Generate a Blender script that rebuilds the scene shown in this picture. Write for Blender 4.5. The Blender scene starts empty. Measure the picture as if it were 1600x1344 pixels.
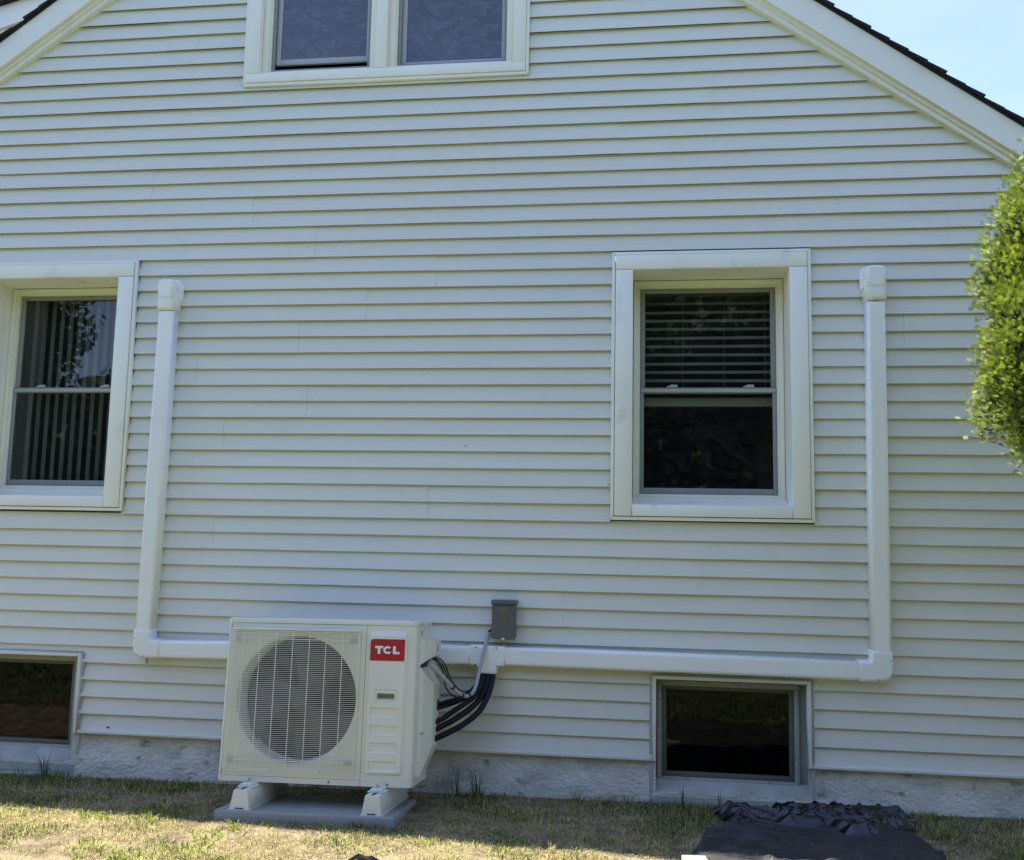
import bpy, bmesh, math, random
import numpy as np
from mathutils import Vector, Matrix, noise
random.seed(7); rng = np.random.default_rng(11)
scene = bpy.context.scene; col = scene.collection
R = math.radians

# ------------------------------------------------------------------ camera
CAM = np.array([0.0, -5.64388, 1.18320]); YAW, PITCH, ROLL, FPX = 0.132471, 0.117961, 0.019888, 1500.0
def basis():
    cy, sy, cp, sp, cr, sr = math.cos(YAW), math.sin(YAW), math.cos(PITCH), math.sin(PITCH), math.cos(ROLL), math.sin(ROLL)
    f = np.array([-sy*cp, cy*cp, sp]); r0 = np.array([cy, sy, 0.0]); u0 = np.cross(r0, f)
    return cr*r0+sr*u0, -sr*r0+cr*u0, f
RV, UV, FV = basis()
cam = bpy.data.cameras.new('camera'); co = bpy.data.objects.new('camera', cam); col.objects.link(co)
m = Matrix.Identity(4)
for i in range(3):
    m[i][0], m[i][1], m[i][2], m[i][3] = RV[i], UV[i], -FV[i], CAM[i]
co.matrix_world = m
cam.sensor_width = 36; cam.lens = FPX/1600*36; cam.clip_start = 0.05; cam.clip_end = 3000
scene.camera = co
scene.render.resolution_x, scene.render.resolution_y = 1024, 860
def at(px, py, Y=None, Z=None):
    d = (px-800)/FPX*RV + (672-py)/FPX*UV + FV
    t = (Y-CAM[1])/d[1] if Y is not None else (Z-CAM[2])/d[2]
    return CAM + t*d

# ------------------------------------------------------------------ light
SUN = Vector((-0.42, 0.160, 1.0)).normalized()
w = bpy.data.worlds.new('World'); scene.world = w; w.use_nodes = True
nt = w.node_tree; bg = nt.nodes['Background']
sky = nt.nodes.new('ShaderNodeTexSky'); sky.sky_type = 'NISHITA'; sky.sun_disc = False
sky.sun_elevation = math.asin(SUN.z); sky.sun_rotation = math.atan2(SUN.x, SUN.y)
sky.air_density = .9; sky.dust_density = .1; sky.ozone_density = 1.2
tc = nt.nodes.new('ShaderNodeTexCoord'); mp = nt.nodes.new('ShaderNodeMapping'); mp.inputs['Scale'].default_value = (1.2, 1.2, 3.5)
nz = nt.nodes.new('ShaderNodeTexNoise'); nz.inputs['Scale'].default_value = 2.6; nz.inputs['Detail'].default_value = 7; nz.inputs['Distortion'].default_value = .6
rp = nt.nodes.new('ShaderNodeValToRGB'); rp.color_ramp.elements[0].position = .42; rp.color_ramp.elements[1].position = .78
rp.color_ramp.elements[0].color = (0, 0, 0, 1); rp.color_ramp.elements[1].color = (.10, .10, .10, 1)
mx = nt.nodes.new('ShaderNodeMix'); mx.data_type = 'RGBA'; mx.inputs['B'].default_value = (7.5, 8.0, 8.8, 1)
nt.links.new(tc.outputs['Generated'], mp.inputs[0]); nt.links.new(mp.outputs[0], nz.inputs[0]); nt.links.new(nz.outputs[0], rp.inputs[0])
nt.links.new(rp.outputs[0], mx.inputs['Factor']); nt.links.new(sky.outputs[0], mx.inputs['A']); tn = nt.nodes.new('ShaderNodeMix'); tn.data_type = 'RGBA'; tn.blend_type = 'MULTIPLY'; tn.inputs['Factor'].default_value = 1; tn.inputs['B'].default_value = (.90, .81, .91, 1)
nt.links.new(mx.outputs['Result'], tn.inputs['A']); nt.links.new(tn.outputs['Result'], bg.inputs[0])
bg.inputs[1].default_value = 0.15
sl = bpy.data.lights.new('sun', 'SUN'); sl.energy = 4.6; sl.angle = R(.53); sl.color = (1, .95, .86)
so = bpy.data.objects.new('sun', sl); col.objects.link(so); so.rotation_euler = SUN.to_track_quat('Z', 'Y').to_euler(); so.location = (0, 0, 20)
vs = scene.view_settings; vs.view_transform = 'Standard'; vs.look = 'None'; vs.gamma = 1; vs.exposure = 1.6
try: vs.use_curve_mapping = False
except Exception: pass

# ------------------------------------------------------------------ materials
def mat(name, c, rough=.6, var=.06, vscale=3, bump=0, bscale=60, stretch=(1, 1, 1), metal=0, c2=None, c2pos=(.45, .62), c2scale=4, spec=.5, bdetail=4, dirt=None):
    m = bpy.data.materials.new(name); m.use_nodes = True; n = m.node_tree; b = n.nodes['Principled BSDF']
    b.inputs['Roughness'].default_value = rough; b.inputs['Metallic'].default_value = metal; b.inputs['Specular IOR Level'].default_value = spec
    t = n.nodes.new('ShaderNodeTexCoord'); mp = n.nodes.new('ShaderNodeMapping'); mp.inputs['Scale'].default_value = stretch
    n.links.new(t.outputs['Object'], mp.inputs[0])
    z = n.nodes.new('ShaderNodeTexNoise'); z.inputs['Scale'].default_value = vscale; z.inputs['Detail'].default_value = 5
    n.links.new(mp.outputs[0], z.inputs[0])
    mr = n.nodes.new('ShaderNodeMapRange'); mr.inputs['From Min'].default_value = .3; mr.inputs['From Max'].default_value = .7
    mr.inputs['To Min'].default_value = 1-var; mr.inputs['To Max'].default_value = 1+var
    n.links.new(z.outputs[0], mr.inputs[0])
    hs = n.nodes.new('ShaderNodeHueSaturation'); hs.inputs['Color'].default_value = (*c, 1)
    n.links.new(mr.outputs[0], hs.inputs['Value'])
    out = hs.outputs[0]
    if c2:
        z2 = n.nodes.new('ShaderNodeTexNoise'); z2.inputs['Scale'].default_value = c2scale; z2.inputs['Detail'].default_value = 6; z2.inputs['Roughness'].default_value = .65
        n.links.new(mp.outputs[0], z2.inputs[0])
        r = n.nodes.new('ShaderNodeValToRGB'); r.color_ramp.elements[0].position = c2pos[0]; r.color_ramp.elements[1].position = c2pos[1]
        n.links.new(z2.outputs[0], r.inputs[0])
        x = n.nodes.new('ShaderNodeMix'); x.data_type = 'RGBA'; x.inputs['B'].default_value = (*c2, 1)
        n.links.new(r.outputs[0], x.inputs['Factor']); n.links.new(out, x.inputs['A']); out = x.outputs['Result']
    if dirt:   # fine sparse specks and streaks
        z3 = n.nodes.new('ShaderNodeTexNoise'); z3.inputs['Scale'].default_value = dirt[1]; z3.inputs['Detail'].default_value = 3
        mp3 = n.nodes.new('ShaderNodeMapping'); mp3.inputs['Scale'].default_value = dirt[2]; n.links.new(t.outputs['Object'], mp3.inputs[0]); n.links.new(mp3.outputs[0], z3.inputs[0])
        r = n.nodes.new('ShaderNodeValToRGB'); r.color_ramp.elements[0].position = dirt[3]; r.color_ramp.elements[1].position = dirt[3]+.1
        n.links.new(z3.outputs[0], r.inputs[0])
        mm = n.nodes.new('ShaderNodeMath'); mm.operation = 'MULTIPLY'; mm.inputs[1].default_value = dirt[4]; n.links.new(r.outputs[0], mm.inputs[0])
        x = n.nodes.new('ShaderNodeMix'); x.data_type = 'RGBA'; x.inputs['B'].default_value = (*dirt[0], 1)
        n.links.new(mm.outputs[0], x.inputs['Factor']); n.links.new(out, x.inputs['A']); out = x.outputs['Result']
    n.links.new(out, b.inputs['Base Color'])
    if bump:
        zb = n.nodes.new('ShaderNodeTexNoise'); zb.inputs['Scale'].default_value = bscale; zb.inputs['Detail'].default_value = bdetail
        n.links.new(mp.outputs[0], zb.inputs[0])
        bp = n.nodes.new('ShaderNodeBump'); bp.inputs['Strength'].default_value = bump; bp.inputs['Distance'].default_value = .01
        n.links.new(zb.outputs[0], bp.inputs['Height']); n.links.new(bp.outputs[0], b.inputs['Normal'])
    return m
def glass_mat(name, ior, tint, gain=1.0, haze=0.0, hazec=(.3, .32, .35), wobble=.0):
    m = bpy.data.materials.new(name); m.use_nodes = True; n = m.node_tree; n.nodes.remove(n.nodes['Principled BSDF'])
    o = n.nodes['Material Output']
    tr = n.nodes.new('ShaderNodeBsdfTransparent'); tr.inputs[0].default_value = (*tint, 1)
    gl = n.nodes.new('ShaderNodeBsdfGlossy'); gl.inputs['Roughness'].default_value = .015
    if wobble:
        t = n.nodes.new('ShaderNodeTexCoord'); z = n.nodes.new('ShaderNodeTexNoise'); z.inputs['Scale'].default_value = 3; n.links.new(t.outputs['Object'], z.inputs[0])
        bp = n.nodes.new('ShaderNodeBump'); bp.inputs['Strength'].default_value = 1; bp.inputs['Distance'].default_value = wobble
        n.links.new(z.outputs[0], bp.inputs['Height']); n.links.new(bp.outputs[0], gl.inputs['Normal'])
    fr = n.nodes.new('ShaderNodeFresnel'); fr.inputs[0].default_value = ior
    mu = n.nodes.new('ShaderNodeMath'); mu.operation = 'MULTIPLY'; mu.inputs[1].default_value = gain; mu.use_clamp = True
    n.links.new(fr.outputs[0], mu.inputs[0])
    x = n.nodes.new('ShaderNodeMixShader'); n.links.new(mu.outputs[0], x.inputs[0]); n.links.new(tr.outputs[0], x.inputs[1]); n.links.new(gl.outputs[0], x.inputs[2])
    last = x.outputs[0]
    if haze:
        df = n.nodes.new('ShaderNodeBsdfDiffuse'); df.inputs[0].default_value = (*hazec, 1)
        t = n.nodes.new('ShaderNodeTexCoord'); mp = n.nodes.new('ShaderNodeMapping'); mp.inputs['Scale'].default_value = (1, 1, 1.6)
        z = n.nodes.new('ShaderNodeTexNoise'); z.inputs['Scale'].default_value = 6; z.inputs['Detail'].default_value = 6; z.inputs['Distortion'].default_value = 2.5
        n.links.new(t.outputs['Object'], mp.inputs[0]); n.links.new(mp.outputs[0], z.inputs[0])
        mr = n.nodes.new('ShaderNodeMapRange'); mr.inputs['From Min'].default_value = .35; mr.inputs['From Max'].default_value = .7
        mr.inputs['To Min'].default_value = haze*.4; mr.inputs['To Max'].default_value = haze*1.6
        n.links.new(z.outputs[0], mr.inputs[0])
        y = n.nodes.new('ShaderNodeMixShader'); n.links.new(mr.outputs[0], y.inputs[0]); n.links.new(last, y.inputs[1]); n.links.new(df.outputs[0], y.inputs[2]); last = y.outputs[0]
    n.links.new(last, o.inputs[0]); return m
M = {}
M['siding'] = mat('vinyl_siding', (.71, .71, .60), .46, .03, 1.1, .14, 55, (.35, 1, 4), dirt=((.36, .36, .28), 5, (1.6, 1, .45), .60, .05))
M['siding_back'] = mat('sheathing', (.16, .16, .14), .9)
M['trim'] = mat('trim_white', (.88, .875, .75), .5, .03, 2, .04, 90, dirt=((.35, .33, .24), 5, (1, 1, .5), .60, .25))
M['rake'] = mat('rake_board', (.83, .82, .70), .42, .025, 1.5, .03, 60, dirt=((.35, .33, .24), 3, (1, 1, 1), .62, .2))
M['frame'] = mat('window_vinyl', (.86, .84, .68), .4, .03, 3)
M['sash'] = mat('sash_grey', (.27, .28, .26), .5, .04, 4)
M['sash_light'] = mat('sash_light', (.42, .43, .40), .5, .04, 4)
M['bronze'] = mat('basement_frame_grey', (.13, .13, .11), .55, .06, 6)
M['tan'] = mat('painted_wood_tan', (.42, .42, .35), .7, .08, 8, .4, 40, (1, 1, 6), dirt=((.12, .11, .08), 20, (1, 1, 1), .6, .5))
M['glass'] = glass_mat('window_glass', 1.5, (.8, .82, .8), .75, .02, (.25, .27, .28), .0007)
M['glass_top'] = glass_mat('window_glass_screened', 1.5, (.35, .38, .4), 2.0, .24, (.30, .33, .42), .002)  # screen haze, tinted blue and mottled to stand in for reflected sky
M['glass_base'] = glass_mat('basement_glass', 1.5, (.35, .34, .32), .45, .004, (.2, .2, .2), .003)
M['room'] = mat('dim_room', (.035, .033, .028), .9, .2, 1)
M['slat'] = mat('blind_slat', (.62, .62, .55), .7, .05)
M['strip'] = mat('blind_strip', (.34, .34, .30), .7, .05)
M['concrete'] = mat('foundation_paint', (.66, .635, .51), .85, .12, 5, .65, 36, (1, 1, 1.6), c2=(.34, .36, .32), c2pos=(.50, .75), c2scale=3.2, bdetail=8, dirt=((.10, .08, .055), 9, (1, 1, 2.2), .62, .6))
M['sill_conc'] = mat('sill_paint', (.42, .42, .355), .8, .12, 9, .5, 30, dirt=((.15, .13, .10), 14, (1, 1, 2), .62, .5))
M['shingle'] = mat('asphalt_shingle', (.022, .022, .025), .95, .35, 40, .8, 220)
M['duct'] = mat('duct_white', (.88, .89, .80), .22, .015, 2)
M['duct2'] = mat('duct_fitting_white', (.86, .87, .78), .26, .015, 2)
M['screw'] = mat('screw_dark', (.06, .06, .06), .5)
M['steel'] = mat('zinc_steel', (.5, .5, .5), .35, metal=.8)
M['ac'] = mat('casing_cream', (.74, .73, .585), .38, .03, 3, .02, 200)
M['ac2'] = mat('cover_cream', (.71, .70, .55), .45, .03, 3)
M['wire'] = mat('grille_wire', (.80, .81, .64), .35, .02)
M['acdark'] = mat('fan_dark', (.010, .009, .011), .5)
M['blade'] = mat('fan_blade_grey', (.05, .045, .05), .42)
M['red'] = mat('badge_red', (.40, .02, .017), .4, .02)
M['white'] = mat('badge_lettering', (.8, .8, .78), .4, .01)
M['pad'] = mat('pad_grey', (.27, .28, .25), .6, .05, 6, .1, 120, dirt=((.12, .10, .08), 30, (1, 1, 1), .62, .4))
M['riser'] = mat('riser_white', (.70, .71, .60), .4, .03, 6, dirt=((.3, .28, .22), 16, (1, 1, 1), .62, .3))
M['box'] = mat('disconnect_grey', (.12, .122, .11), .42, .03, 6)
M['conduit'] = mat('conduit_grey', (.36, .37, .37), .45, .04, 12)
M['rubber'] = mat('black_insulation', (.006, .006, .007), .6, .2, 20, .2, 60, spec=.3)
M['cable'] = mat('black_cable', (.012, .012, .013), .4)
M['plastic'] = mat('black_plastic', (.004, .004, .006), .16, .3, 12, .08, 40, spec=.6)
M['fabric'] = mat('landscape_fabric', (.026, .025, .023), .6, .18, 10, .5, 24, spec=.4, c2=(.052, .048, .040), c2pos=(.5, .7), c2scale=9)
M['soil'] = mat('lawn_soil', (.13, .094, .055), .95, .3, 14, .8, 70, c2=(.25, .195, .105), c2pos=(.42, .62), c2scale=7, bdetail=8)
M['dry'] = mat('dry_grass', (.62, .52, .24), .8, .35, 9)
M['brown'] = mat('dead_grass', (.22, .145, .08), .85, .35, 9)
M['green'] = mat('green_grass', (.32, .36, .07), .7, .35, 8)
M['dgreen'] = mat('deep_green_grass', (.045, .08, .018), .7, .35, 8)
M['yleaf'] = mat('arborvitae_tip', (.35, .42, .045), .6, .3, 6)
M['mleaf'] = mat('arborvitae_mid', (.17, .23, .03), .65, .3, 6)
M['dleaf'] = mat('arborvitae_inner', (.035, .055, .014), .8, .3, 6)  # shade of the gaps painted dark on inner and lower sprays
M['bark'] = mat('bark', (.13, .09, .06), .9, .3, 9, .8, 30)
M['leaf'] = mat('tree_leaf', (.05, .085, .022), .7, .4, 2)
M['leaf2'] = mat('tree_leaf_light', (.10, .15, .035), .7, .4, 2)
M['concrete'].node_tree.nodes['Bump'].inputs['Distance'].default_value = .02
M['stone'] = mat('white_chip', (.27, .26, .23), .7, .08, 20)
M['mud'] = mat('mud_brown', (.07, .05, .035), .9, .3, 40)
M['smudge'] = mat('smudge_grey', (.30, .31, .31), .8)
for k in ('dry', 'brown', 'green', 'dgreen', 'yleaf', 'mleaf'):
    n = M[k].node_tree; b = n.nodes['Principled BSDF']
    b.inputs['Subsurface Weight'].default_value = 0
    # thin blades let light through
    tl = n.nodes.new('ShaderNodeBsdfTranslucent'); ad = n.nodes.new('ShaderNodeMixShader'); ad.inputs[0].default_value = .3
    src = b.inputs['Base Color'].links[0].from_socket; n.links.new(src, tl.inputs[0])
    o = n.nodes['Material Output']; n.links.new(b.outputs[0], ad.inputs[1]); n.links.new(tl.outputs[0], ad.inputs[2]); n.links.new(ad.outputs[0], o.inputs[0])

# ------------------------------------------------------------------ mesh helpers
class MB:
    def __init__(s): s.v = []; s.f = []; s.m = []; s.sm = []
    def add(s, vs, fs, mi=0, smooth=False):
        o = len(s.v); s.v += [tuple(map(float, p)) for p in vs]
        for f in fs: s.f.append([i+o for i in f]); s.m.append(mi); s.sm.append(smooth)
    def box(s, x0, x1, y0, y1, z0, z1, mi=0):
        s.add([(x0,y0,z0),(x1,y0,z0),(x1,y1,z0),(x0,y1,z0),(x0,y0,z1),(x1,y0,z1),(x1,y1,z1),(x0,y1,z1)],
              [(0,3,2,1),(4,5,6,7),(0,1,5,4),(1,2,6,5),(2,3,7,6),(3,0,4,7)], mi)
    def rbox(s, x0, x1, y0, y1, z0, z1, r=.005, seg=2, mi=0):
        b = bmesh.new(); bmesh.ops.create_cube(b, size=1)
        for v in b.verts: v.co = Vector(((x0+x1)/2+v.co.x*(x1-x0), (y0+y1)/2+v.co.y*(y1-y0), (z0+z1)/2+v.co.z*(z1-z0)))
        bmesh.ops.bevel(b, geom=b.edges[:], offset=r, segments=seg, affect='EDGES', profile=.5)
        b.verts.index_update(); s.add([v.co[:] for v in b.verts], [[v.index for v in f.verts] for f in b.faces], mi, True); b.free()
    def quad(s, a, b, c, d, mi=0): s.add([a, b, c, d], [(0, 1, 2, 3)], mi)
    def outline(s, pts, yf, yb, bev=0.0, mi=0, seg=3):
        """polygon pts (x,z) counter-clockwise seen from -Y, front at yf with rounded edge of radius bev, back at yb"""
        n = len(pts)
        def inset(d):
            o = []
            for i in range(n):
                p0, p, p1 = Vector(pts[i-1]), Vector(pts[i]), Vector(pts[(i+1) % n])
                a = (p-p0).normalized(); b = (p1-p).normalized(); na = Vector((-a.y, a.x)); nb = Vector((-b.y, b.x))
                q = na+nb; l = q.dot(na); o.append(p+q/max(l, .3)*d if l else p)
            return o
        rings = [([Vector(p) for p in pts], yb)]
        sg = 1 if yb > yf else -1
        if bev:
            for k in range(seg+1):
                t = k/seg*math.pi/2; rings.append((inset(bev*(1-math.cos(t))), yf+sg*bev*(1-math.sin(t))))
        else: rings.append(([Vector(p) for p in pts], yf))
        vs = [(p.x, y, p.y) for r, y in rings for p in r]; fs = []
        for k in range(len(rings)-1):
            for i in range(n): j = (i+1) % n; fs.append((k*n+i, k*n+j, (k+1)*n+j, (k+1)*n+i))
        L = (len(rings)-1)*n; s.add(vs, fs, mi, bool(bev)); s.add(vs, [tuple(range(L, L+n)), tuple(reversed(range(n)))], mi, False)
    def tube(s, pts, r, seg=8, mi=0, smooth=True, cap=True):
        pts = [Vector(p) for p in pts]; n = len(pts); rr = r if isinstance(r, (list, tuple)) else [r]*n
        vs = []; up = None
        for i, p in enumerate(pts):
            t = (pts[min(i+1, n-1)]-pts[max(i-1, 0)]).normalized()
            if up is None: up = t.orthogonal().normalized()
            else: up = (up-t*up.dot(t)).normalized()
            b = t.cross(up)
            for k in range(seg):
                a = 2*math.pi*k/seg; vs.append(p+(up*math.cos(a)+b*math.sin(a))*rr[i])
        fs = [(i*seg+k, i*seg+(k+1) % seg, (i+1)*seg+(k+1) % seg, (i+1)*seg+k) for i in range(n-1) for k in range(seg)]
        s.add(vs, fs, mi, smooth)
        if cap: s.add(vs, [tuple(reversed(range(seg))), tuple(range((n-1)*seg, n*seg))], mi)
    def build(s, name, mats, parent=None, off=None):
        me = bpy.data.meshes.new(name); o = off or (0, 0, 0)
        me.from_pydata([(a-o[0], b-o[1], c-o[2]) for a, b, c in s.v], [], s.f)
        if not isinstance(mats, (list, tuple)): mats = [mats]
        for k in mats: me.materials.append(k)
        me.polygons.foreach_set('material_index', s.m); me.polygons.foreach_set('use_smooth', s.sm); me.update()
        ob = bpy.data.objects.new(name, me); col.objects.link(ob)
        if parent: ob.parent = parent
        return ob
def tag(o, label=None, cat=None, group=None, kind=None):
    for k, v in (('label', label), ('category', cat), ('group', group), ('kind', kind)):
        if v: o[k] = v
    return o
def thing(name, loc, label, cat, group=None, rot=None):
    o = bpy.data.objects.new(name, None); col.objects.link(o); o.location = loc; o.empty_display_size = .1
    if rot is not None: o.rotation_euler = rot.to_euler()
    return tag(o, label, cat, group)
def P(mb, name, m, root, parent=None):      # part given in world coordinates, root unrotated
    return mb.build(name, m, parent or root, tuple(root.location))
def smooth_path(pts, n=8):
    pts = [Vector(p) for p in pts]; out = []
    q = [pts[0]*2-pts[1]]+pts+[pts[-1]*2-pts[-2]]
    for i in range(1, len(q)-2):
        for k in range(n):
            t = k/n; a, b, c, d = q[i-1], q[i], q[i+1], q[i+2]
            out.append(.5*((2*b)+(c-a)*t+(2*a-5*b+4*c-d)*t*t+(3*b-a-3*c+d)*t**3))
    out.append(pts[-1]); return out
def nz1(x, y=0, z=0): return noise.noise(Vector((x, y, z)))

# ------------------------------------------------------------------ ground and lawn
def sstep(a, b, x):
    t = min(1, max(0, (x-a)/(b-a))); return t*t*(3-2*t)
def gz(x, y):
    xx = max(-6, min(5, x))
    return -.242+.0096*xx+.022*sstep(0, -.6, y)+(.010*nz1(x*2.3, y*2.3)+.004*nz1(x*9, y*9))*sstep(-.0, -.15, y) - .12*sstep(-2, -9, y)
mb = MB()
def axis(lo, hi, step, far):
    a = list(np.arange(lo, hi+1e-6, step)); v = lo; L = []
    s = step
    while v > -far: s *= 1.35; v -= s; L.append(v)
    v = hi; s = step; Rr = []
    while v < far: s *= 1.35; v += s; Rr.append(v)
    return L[::-1]+a+Rr
xs = axis(-4.5, 3.5, .06, 900); ys = axis(-2.2, .3, .06, 900)
vs = [(x, y, gz(x, y)) for y in ys for x in xs]; nx = len(xs)
mb.add(vs, [(j*nx+i, j*nx+i+1, (j+1)*nx+i+1, (j+1)*nx+i) for j in range(len(ys)-1) for i in range(nx-1)], 0, True)
M['lawn'] = mat('lawn_green', (.07, .09, .03), .95, .3, 3, .6, 40, c2=(.12, .13, .05), c2pos=(.45, .7), c2scale=2)  # out-of-view lawn, coloured green to cut warm bounce onto the wall
for q, f in enumerate(mb.f):
    v = mb.v[f[0]]
    if v[1] < -2.0+.25*nz1(v[0]*1.5, 3) or abs(v[0]+.4) > 5.2: mb.m[q] = 1
tag(mb.build('ground', [M['soil'], M['lawn']]), kind='structure')

# ------------------------------------------------------------------ house
E = .1016
house = thing('house', (-1.6, 0, -.25), 'white vinyl-sided gable house with deep-set windows and a painted concrete foundation', 'house')
ZL = lambda x: 7.292+.723*x
ZR = lambda x: 4.960-.730*x
XL, XR = -6.72, 3.45
OPEN = dict(left=(-4.345, -3.19, 1.338, 2.946), mid=(-.165, .99, 1.334, 2.934), top=(-2.553, -.69, 4.087, 5.20),
            bl=(-4.29, -3.392, -.5, .462), br=(.082, .952, -.5, .458))
def wav(x, k): return .0016*nz1(x*1.1, k*3.7)+.0006*nz1(x*5, k*7.1)-(.0045*max(0, nz1(x*1.7, k*5.9, 8)-.25) if k % 2 else 0)
def wavy(x, k): return .0022*nz1(x*.9, k*5.3, 4)+.0008*nz1(x*4.2, k*2.1, 9)
def clip_intervals(z0, z1, xa, xb):
    """x intervals of [xa,xb] free of openings for z-range z0..z1 -> list of (x0,x1,z0,z1)"""
    zs = sorted({z0, z1}|{z for o in OPEN.values() for z in o[2:] if z0+.004 < z < z1-.004})
    res = []
    for a, b in zip(zs, zs[1:]):
        iv = [(xa, xb)]
        for ox0, ox1, oz0, oz1 in OPEN.values():
            if oz0 < b-.002 and oz1 > a+.002:
                nv = []
                for p, q in iv:
                    if ox1 <= p or ox0 >= q: nv.append((p, q)); continue
                    if p < ox0: nv.append((p, ox0))
                    if q > ox1: nv.append((ox1, q))
                iv = nv
        res += [(p, q, a, b) for p, q in iv]
    return res
DEP = .022
def course(mb, k, xa, xb, yo, bottom_open):
    z0, z1 = k*E, (k+1)*E
    xa0 = max(xa, (z0-7.292)/.723, XL); xb0 = min(xb, (4.96-z0)/.73, XR)
    if xb0-xa0 < .02: return
    for p, q, a, b in clip_intervals(z0, z1, max(xa, XL, (z0-7.292)/.723), min(xb, XR, (4.96-z0)/.73)):
        n = max(1, int((q-p)/.16)); vs = []
        for i in range(n+1):
            t = i/n
            def X(z):
                l = max(p, (z-7.292)/.723); r = min(q, (4.96-z)/.73); return l+(r-l)*t
            x = X(a); dz = wav(x, k); dy = wavy(x, k)+yo
            f0, f1 = (a-z0)/E, (b-z0)/E
            nat = abs(a-z0) < 1e-6
            prof = []
            if nat:
                if k % 2: prof += [(DEP+.004, a+.016), (.0075, a+.016), (.0070, a+.0018+dz), (.0012, a+.0006+dz), (0, a+.0030+dz)]
                else: prof += [(DEP+.004, a+.013), (.0115, a+.012), (.0110, a+.0030+dz), (.0015, a+.0008+dz), (0, a+.0030+dz)]
            else: prof += [(DEP*f0+.01, a+.001), (DEP*f0+.008, a+.001), (DEP*f0+.006, a), (DEP*f0+.002, a), (DEP*f0, a)]
            fm = (f0+f1)/2
            prof += [(DEP*fm-.0012, (a+b)/2), (DEP*f1, b+(.006 if f1 > .99 else 0))]
            for y, z in prof: vs.append((X(min(z, b)), y+dy, z))
        c = len(prof)
        mb.add(vs, [(i*c+j, (i+1)*c+j, (i+1)*c+j+1, i*c+j+1) for i in range(n) for j in range(c-1)], 0, False)
        # end edges (thin lap seen at seams)
        for i, x in ((0, -1), (n, 1)):
            pr = vs[i*c:(i+1)*c]
            mb.add([v for v in pr[1:]]+[(v[0], v[1]+.003, v[2]) for v in pr[1:]], [(j, j+1, j+c, j+c-1) for j in range(c-2)])
SEAM = {39: [.008], 33: [.659, -3.157], 31: [1.175], 29: [1.785, -2.039], 7: [-.447], 9: [.347, -3.466], 13: [-1.27], 27: [-1.257],
        11: [-2.609], 3: [1.794], 37: [.428, -2.542], 1: [-5.2], 5: [-2.35]}
rs = random.Random(5)
panels = 0
for k0 in [0]+list(range(1, 60, 2)):
    ks = [0] if k0 == 0 else [k0, k0+1]
    zlo = ks[0]*E
    if zlo > 6.0: break
    known = SEAM.get(k0, None)
    base = known[0] if known else rs.uniform(-1.8, 1.8)
    seams = set()
    x = base
    while x < XR: seams.add(round(x, 3)); x += 3.64
    x = base-3.64
    while x > XL: seams.add(round(x, 3)); x -= 3.64
    if known:
        for s_ in known[1:]:
            seams = {q for q in seams if abs(q-s_) > 1.2}|{s_}
    cuts = sorted({XL-.5, XR+.5}|seams)
    # openings that cut right through the panel separate it
    ivs = [(a, b, i) for i, (a, b) in enumerate(zip(cuts, cuts[1:]))]
    out = []
    for a, b, i in ivs:
        segs = [(a, b)]
        for ox0, ox1, oz0, oz1 in OPEN.values():
            if oz0 <= zlo+.03 and oz1 >= (ks[-1]+1)*E-.03:
                nv = []
                for p, q in segs:
                    if ox1 <= p or ox0 >= q: nv.append((p, q)); continue
                    if p < ox0: nv.append((p, ox0))
                    if q > ox1: nv.append((ox1, q))
                segs = nv
        out += [(p, q, i) for p, q in segs]
    for p, q, i in out:
        mb = MB(); yo = -.0030*(i % 2)
        for k in ks: course(mb, k, p-(.012 if i % 2 else 0), q+(.012 if i % 2 else 0), yo, k == ks[0])
        if mb.v: P(mb, 'siding_panel', M['siding'], house); panels += 1
# sheathing just behind the panels
mb = MB()
for k in range(0, 60):
    z0, z1 = k*E, (k+1)*E
    l, r = max(XL, (z0-7.292)/.723), min(XR, (4.96-z0)/.73)
    if r-l < .05: break
    for p, q, a, b in clip_intervals(z0, z1, l, r):
        def cl(x, z): return min(max(x, (z-7.292)/.723), (4.96-z)/.73)
        mb.quad((cl(p, a), .03, a), (cl(q, a), .03, a), (cl(q, b), .03, b), (cl(p, b), .03, b))
P(mb, 'sheathing', M['siding_back'], house)
# starter strip along the bottom of the siding
for a, b in ((XL, OPEN['bl'][0]), (OPEN['bl'][1], OPEN['br'][0]), (OPEN['br'][1], XR)):
    mb = MB(); mb.outline([(a, -.013), (b, -.013), (b, .004), (a, .004)], -.012, .03, .003)
    P(mb, 'starter_strip', M['siding'], house)

# side and back walls, closed
mb = MB()
zl, zr = ZL(XL), ZR(XR)
mb.quad((XL, .03, -.6), (XL, 8, -.6), (XL, 8, zl), (XL, .03, zl)); mb.quad((XR, .03, -.6), (XR, .03, zr), (XR, 8, zr), (XR, 8, -.6))
mb.add([(XL, 8, -.6), (XR, 8, -.6), (XR, 8, zr), (-1.605, 8, 6.13), (XL, 8, zl)], [(0, 4, 3, 2, 1)])
P(mb, 'side_wall', M['siding'], house)

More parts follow.
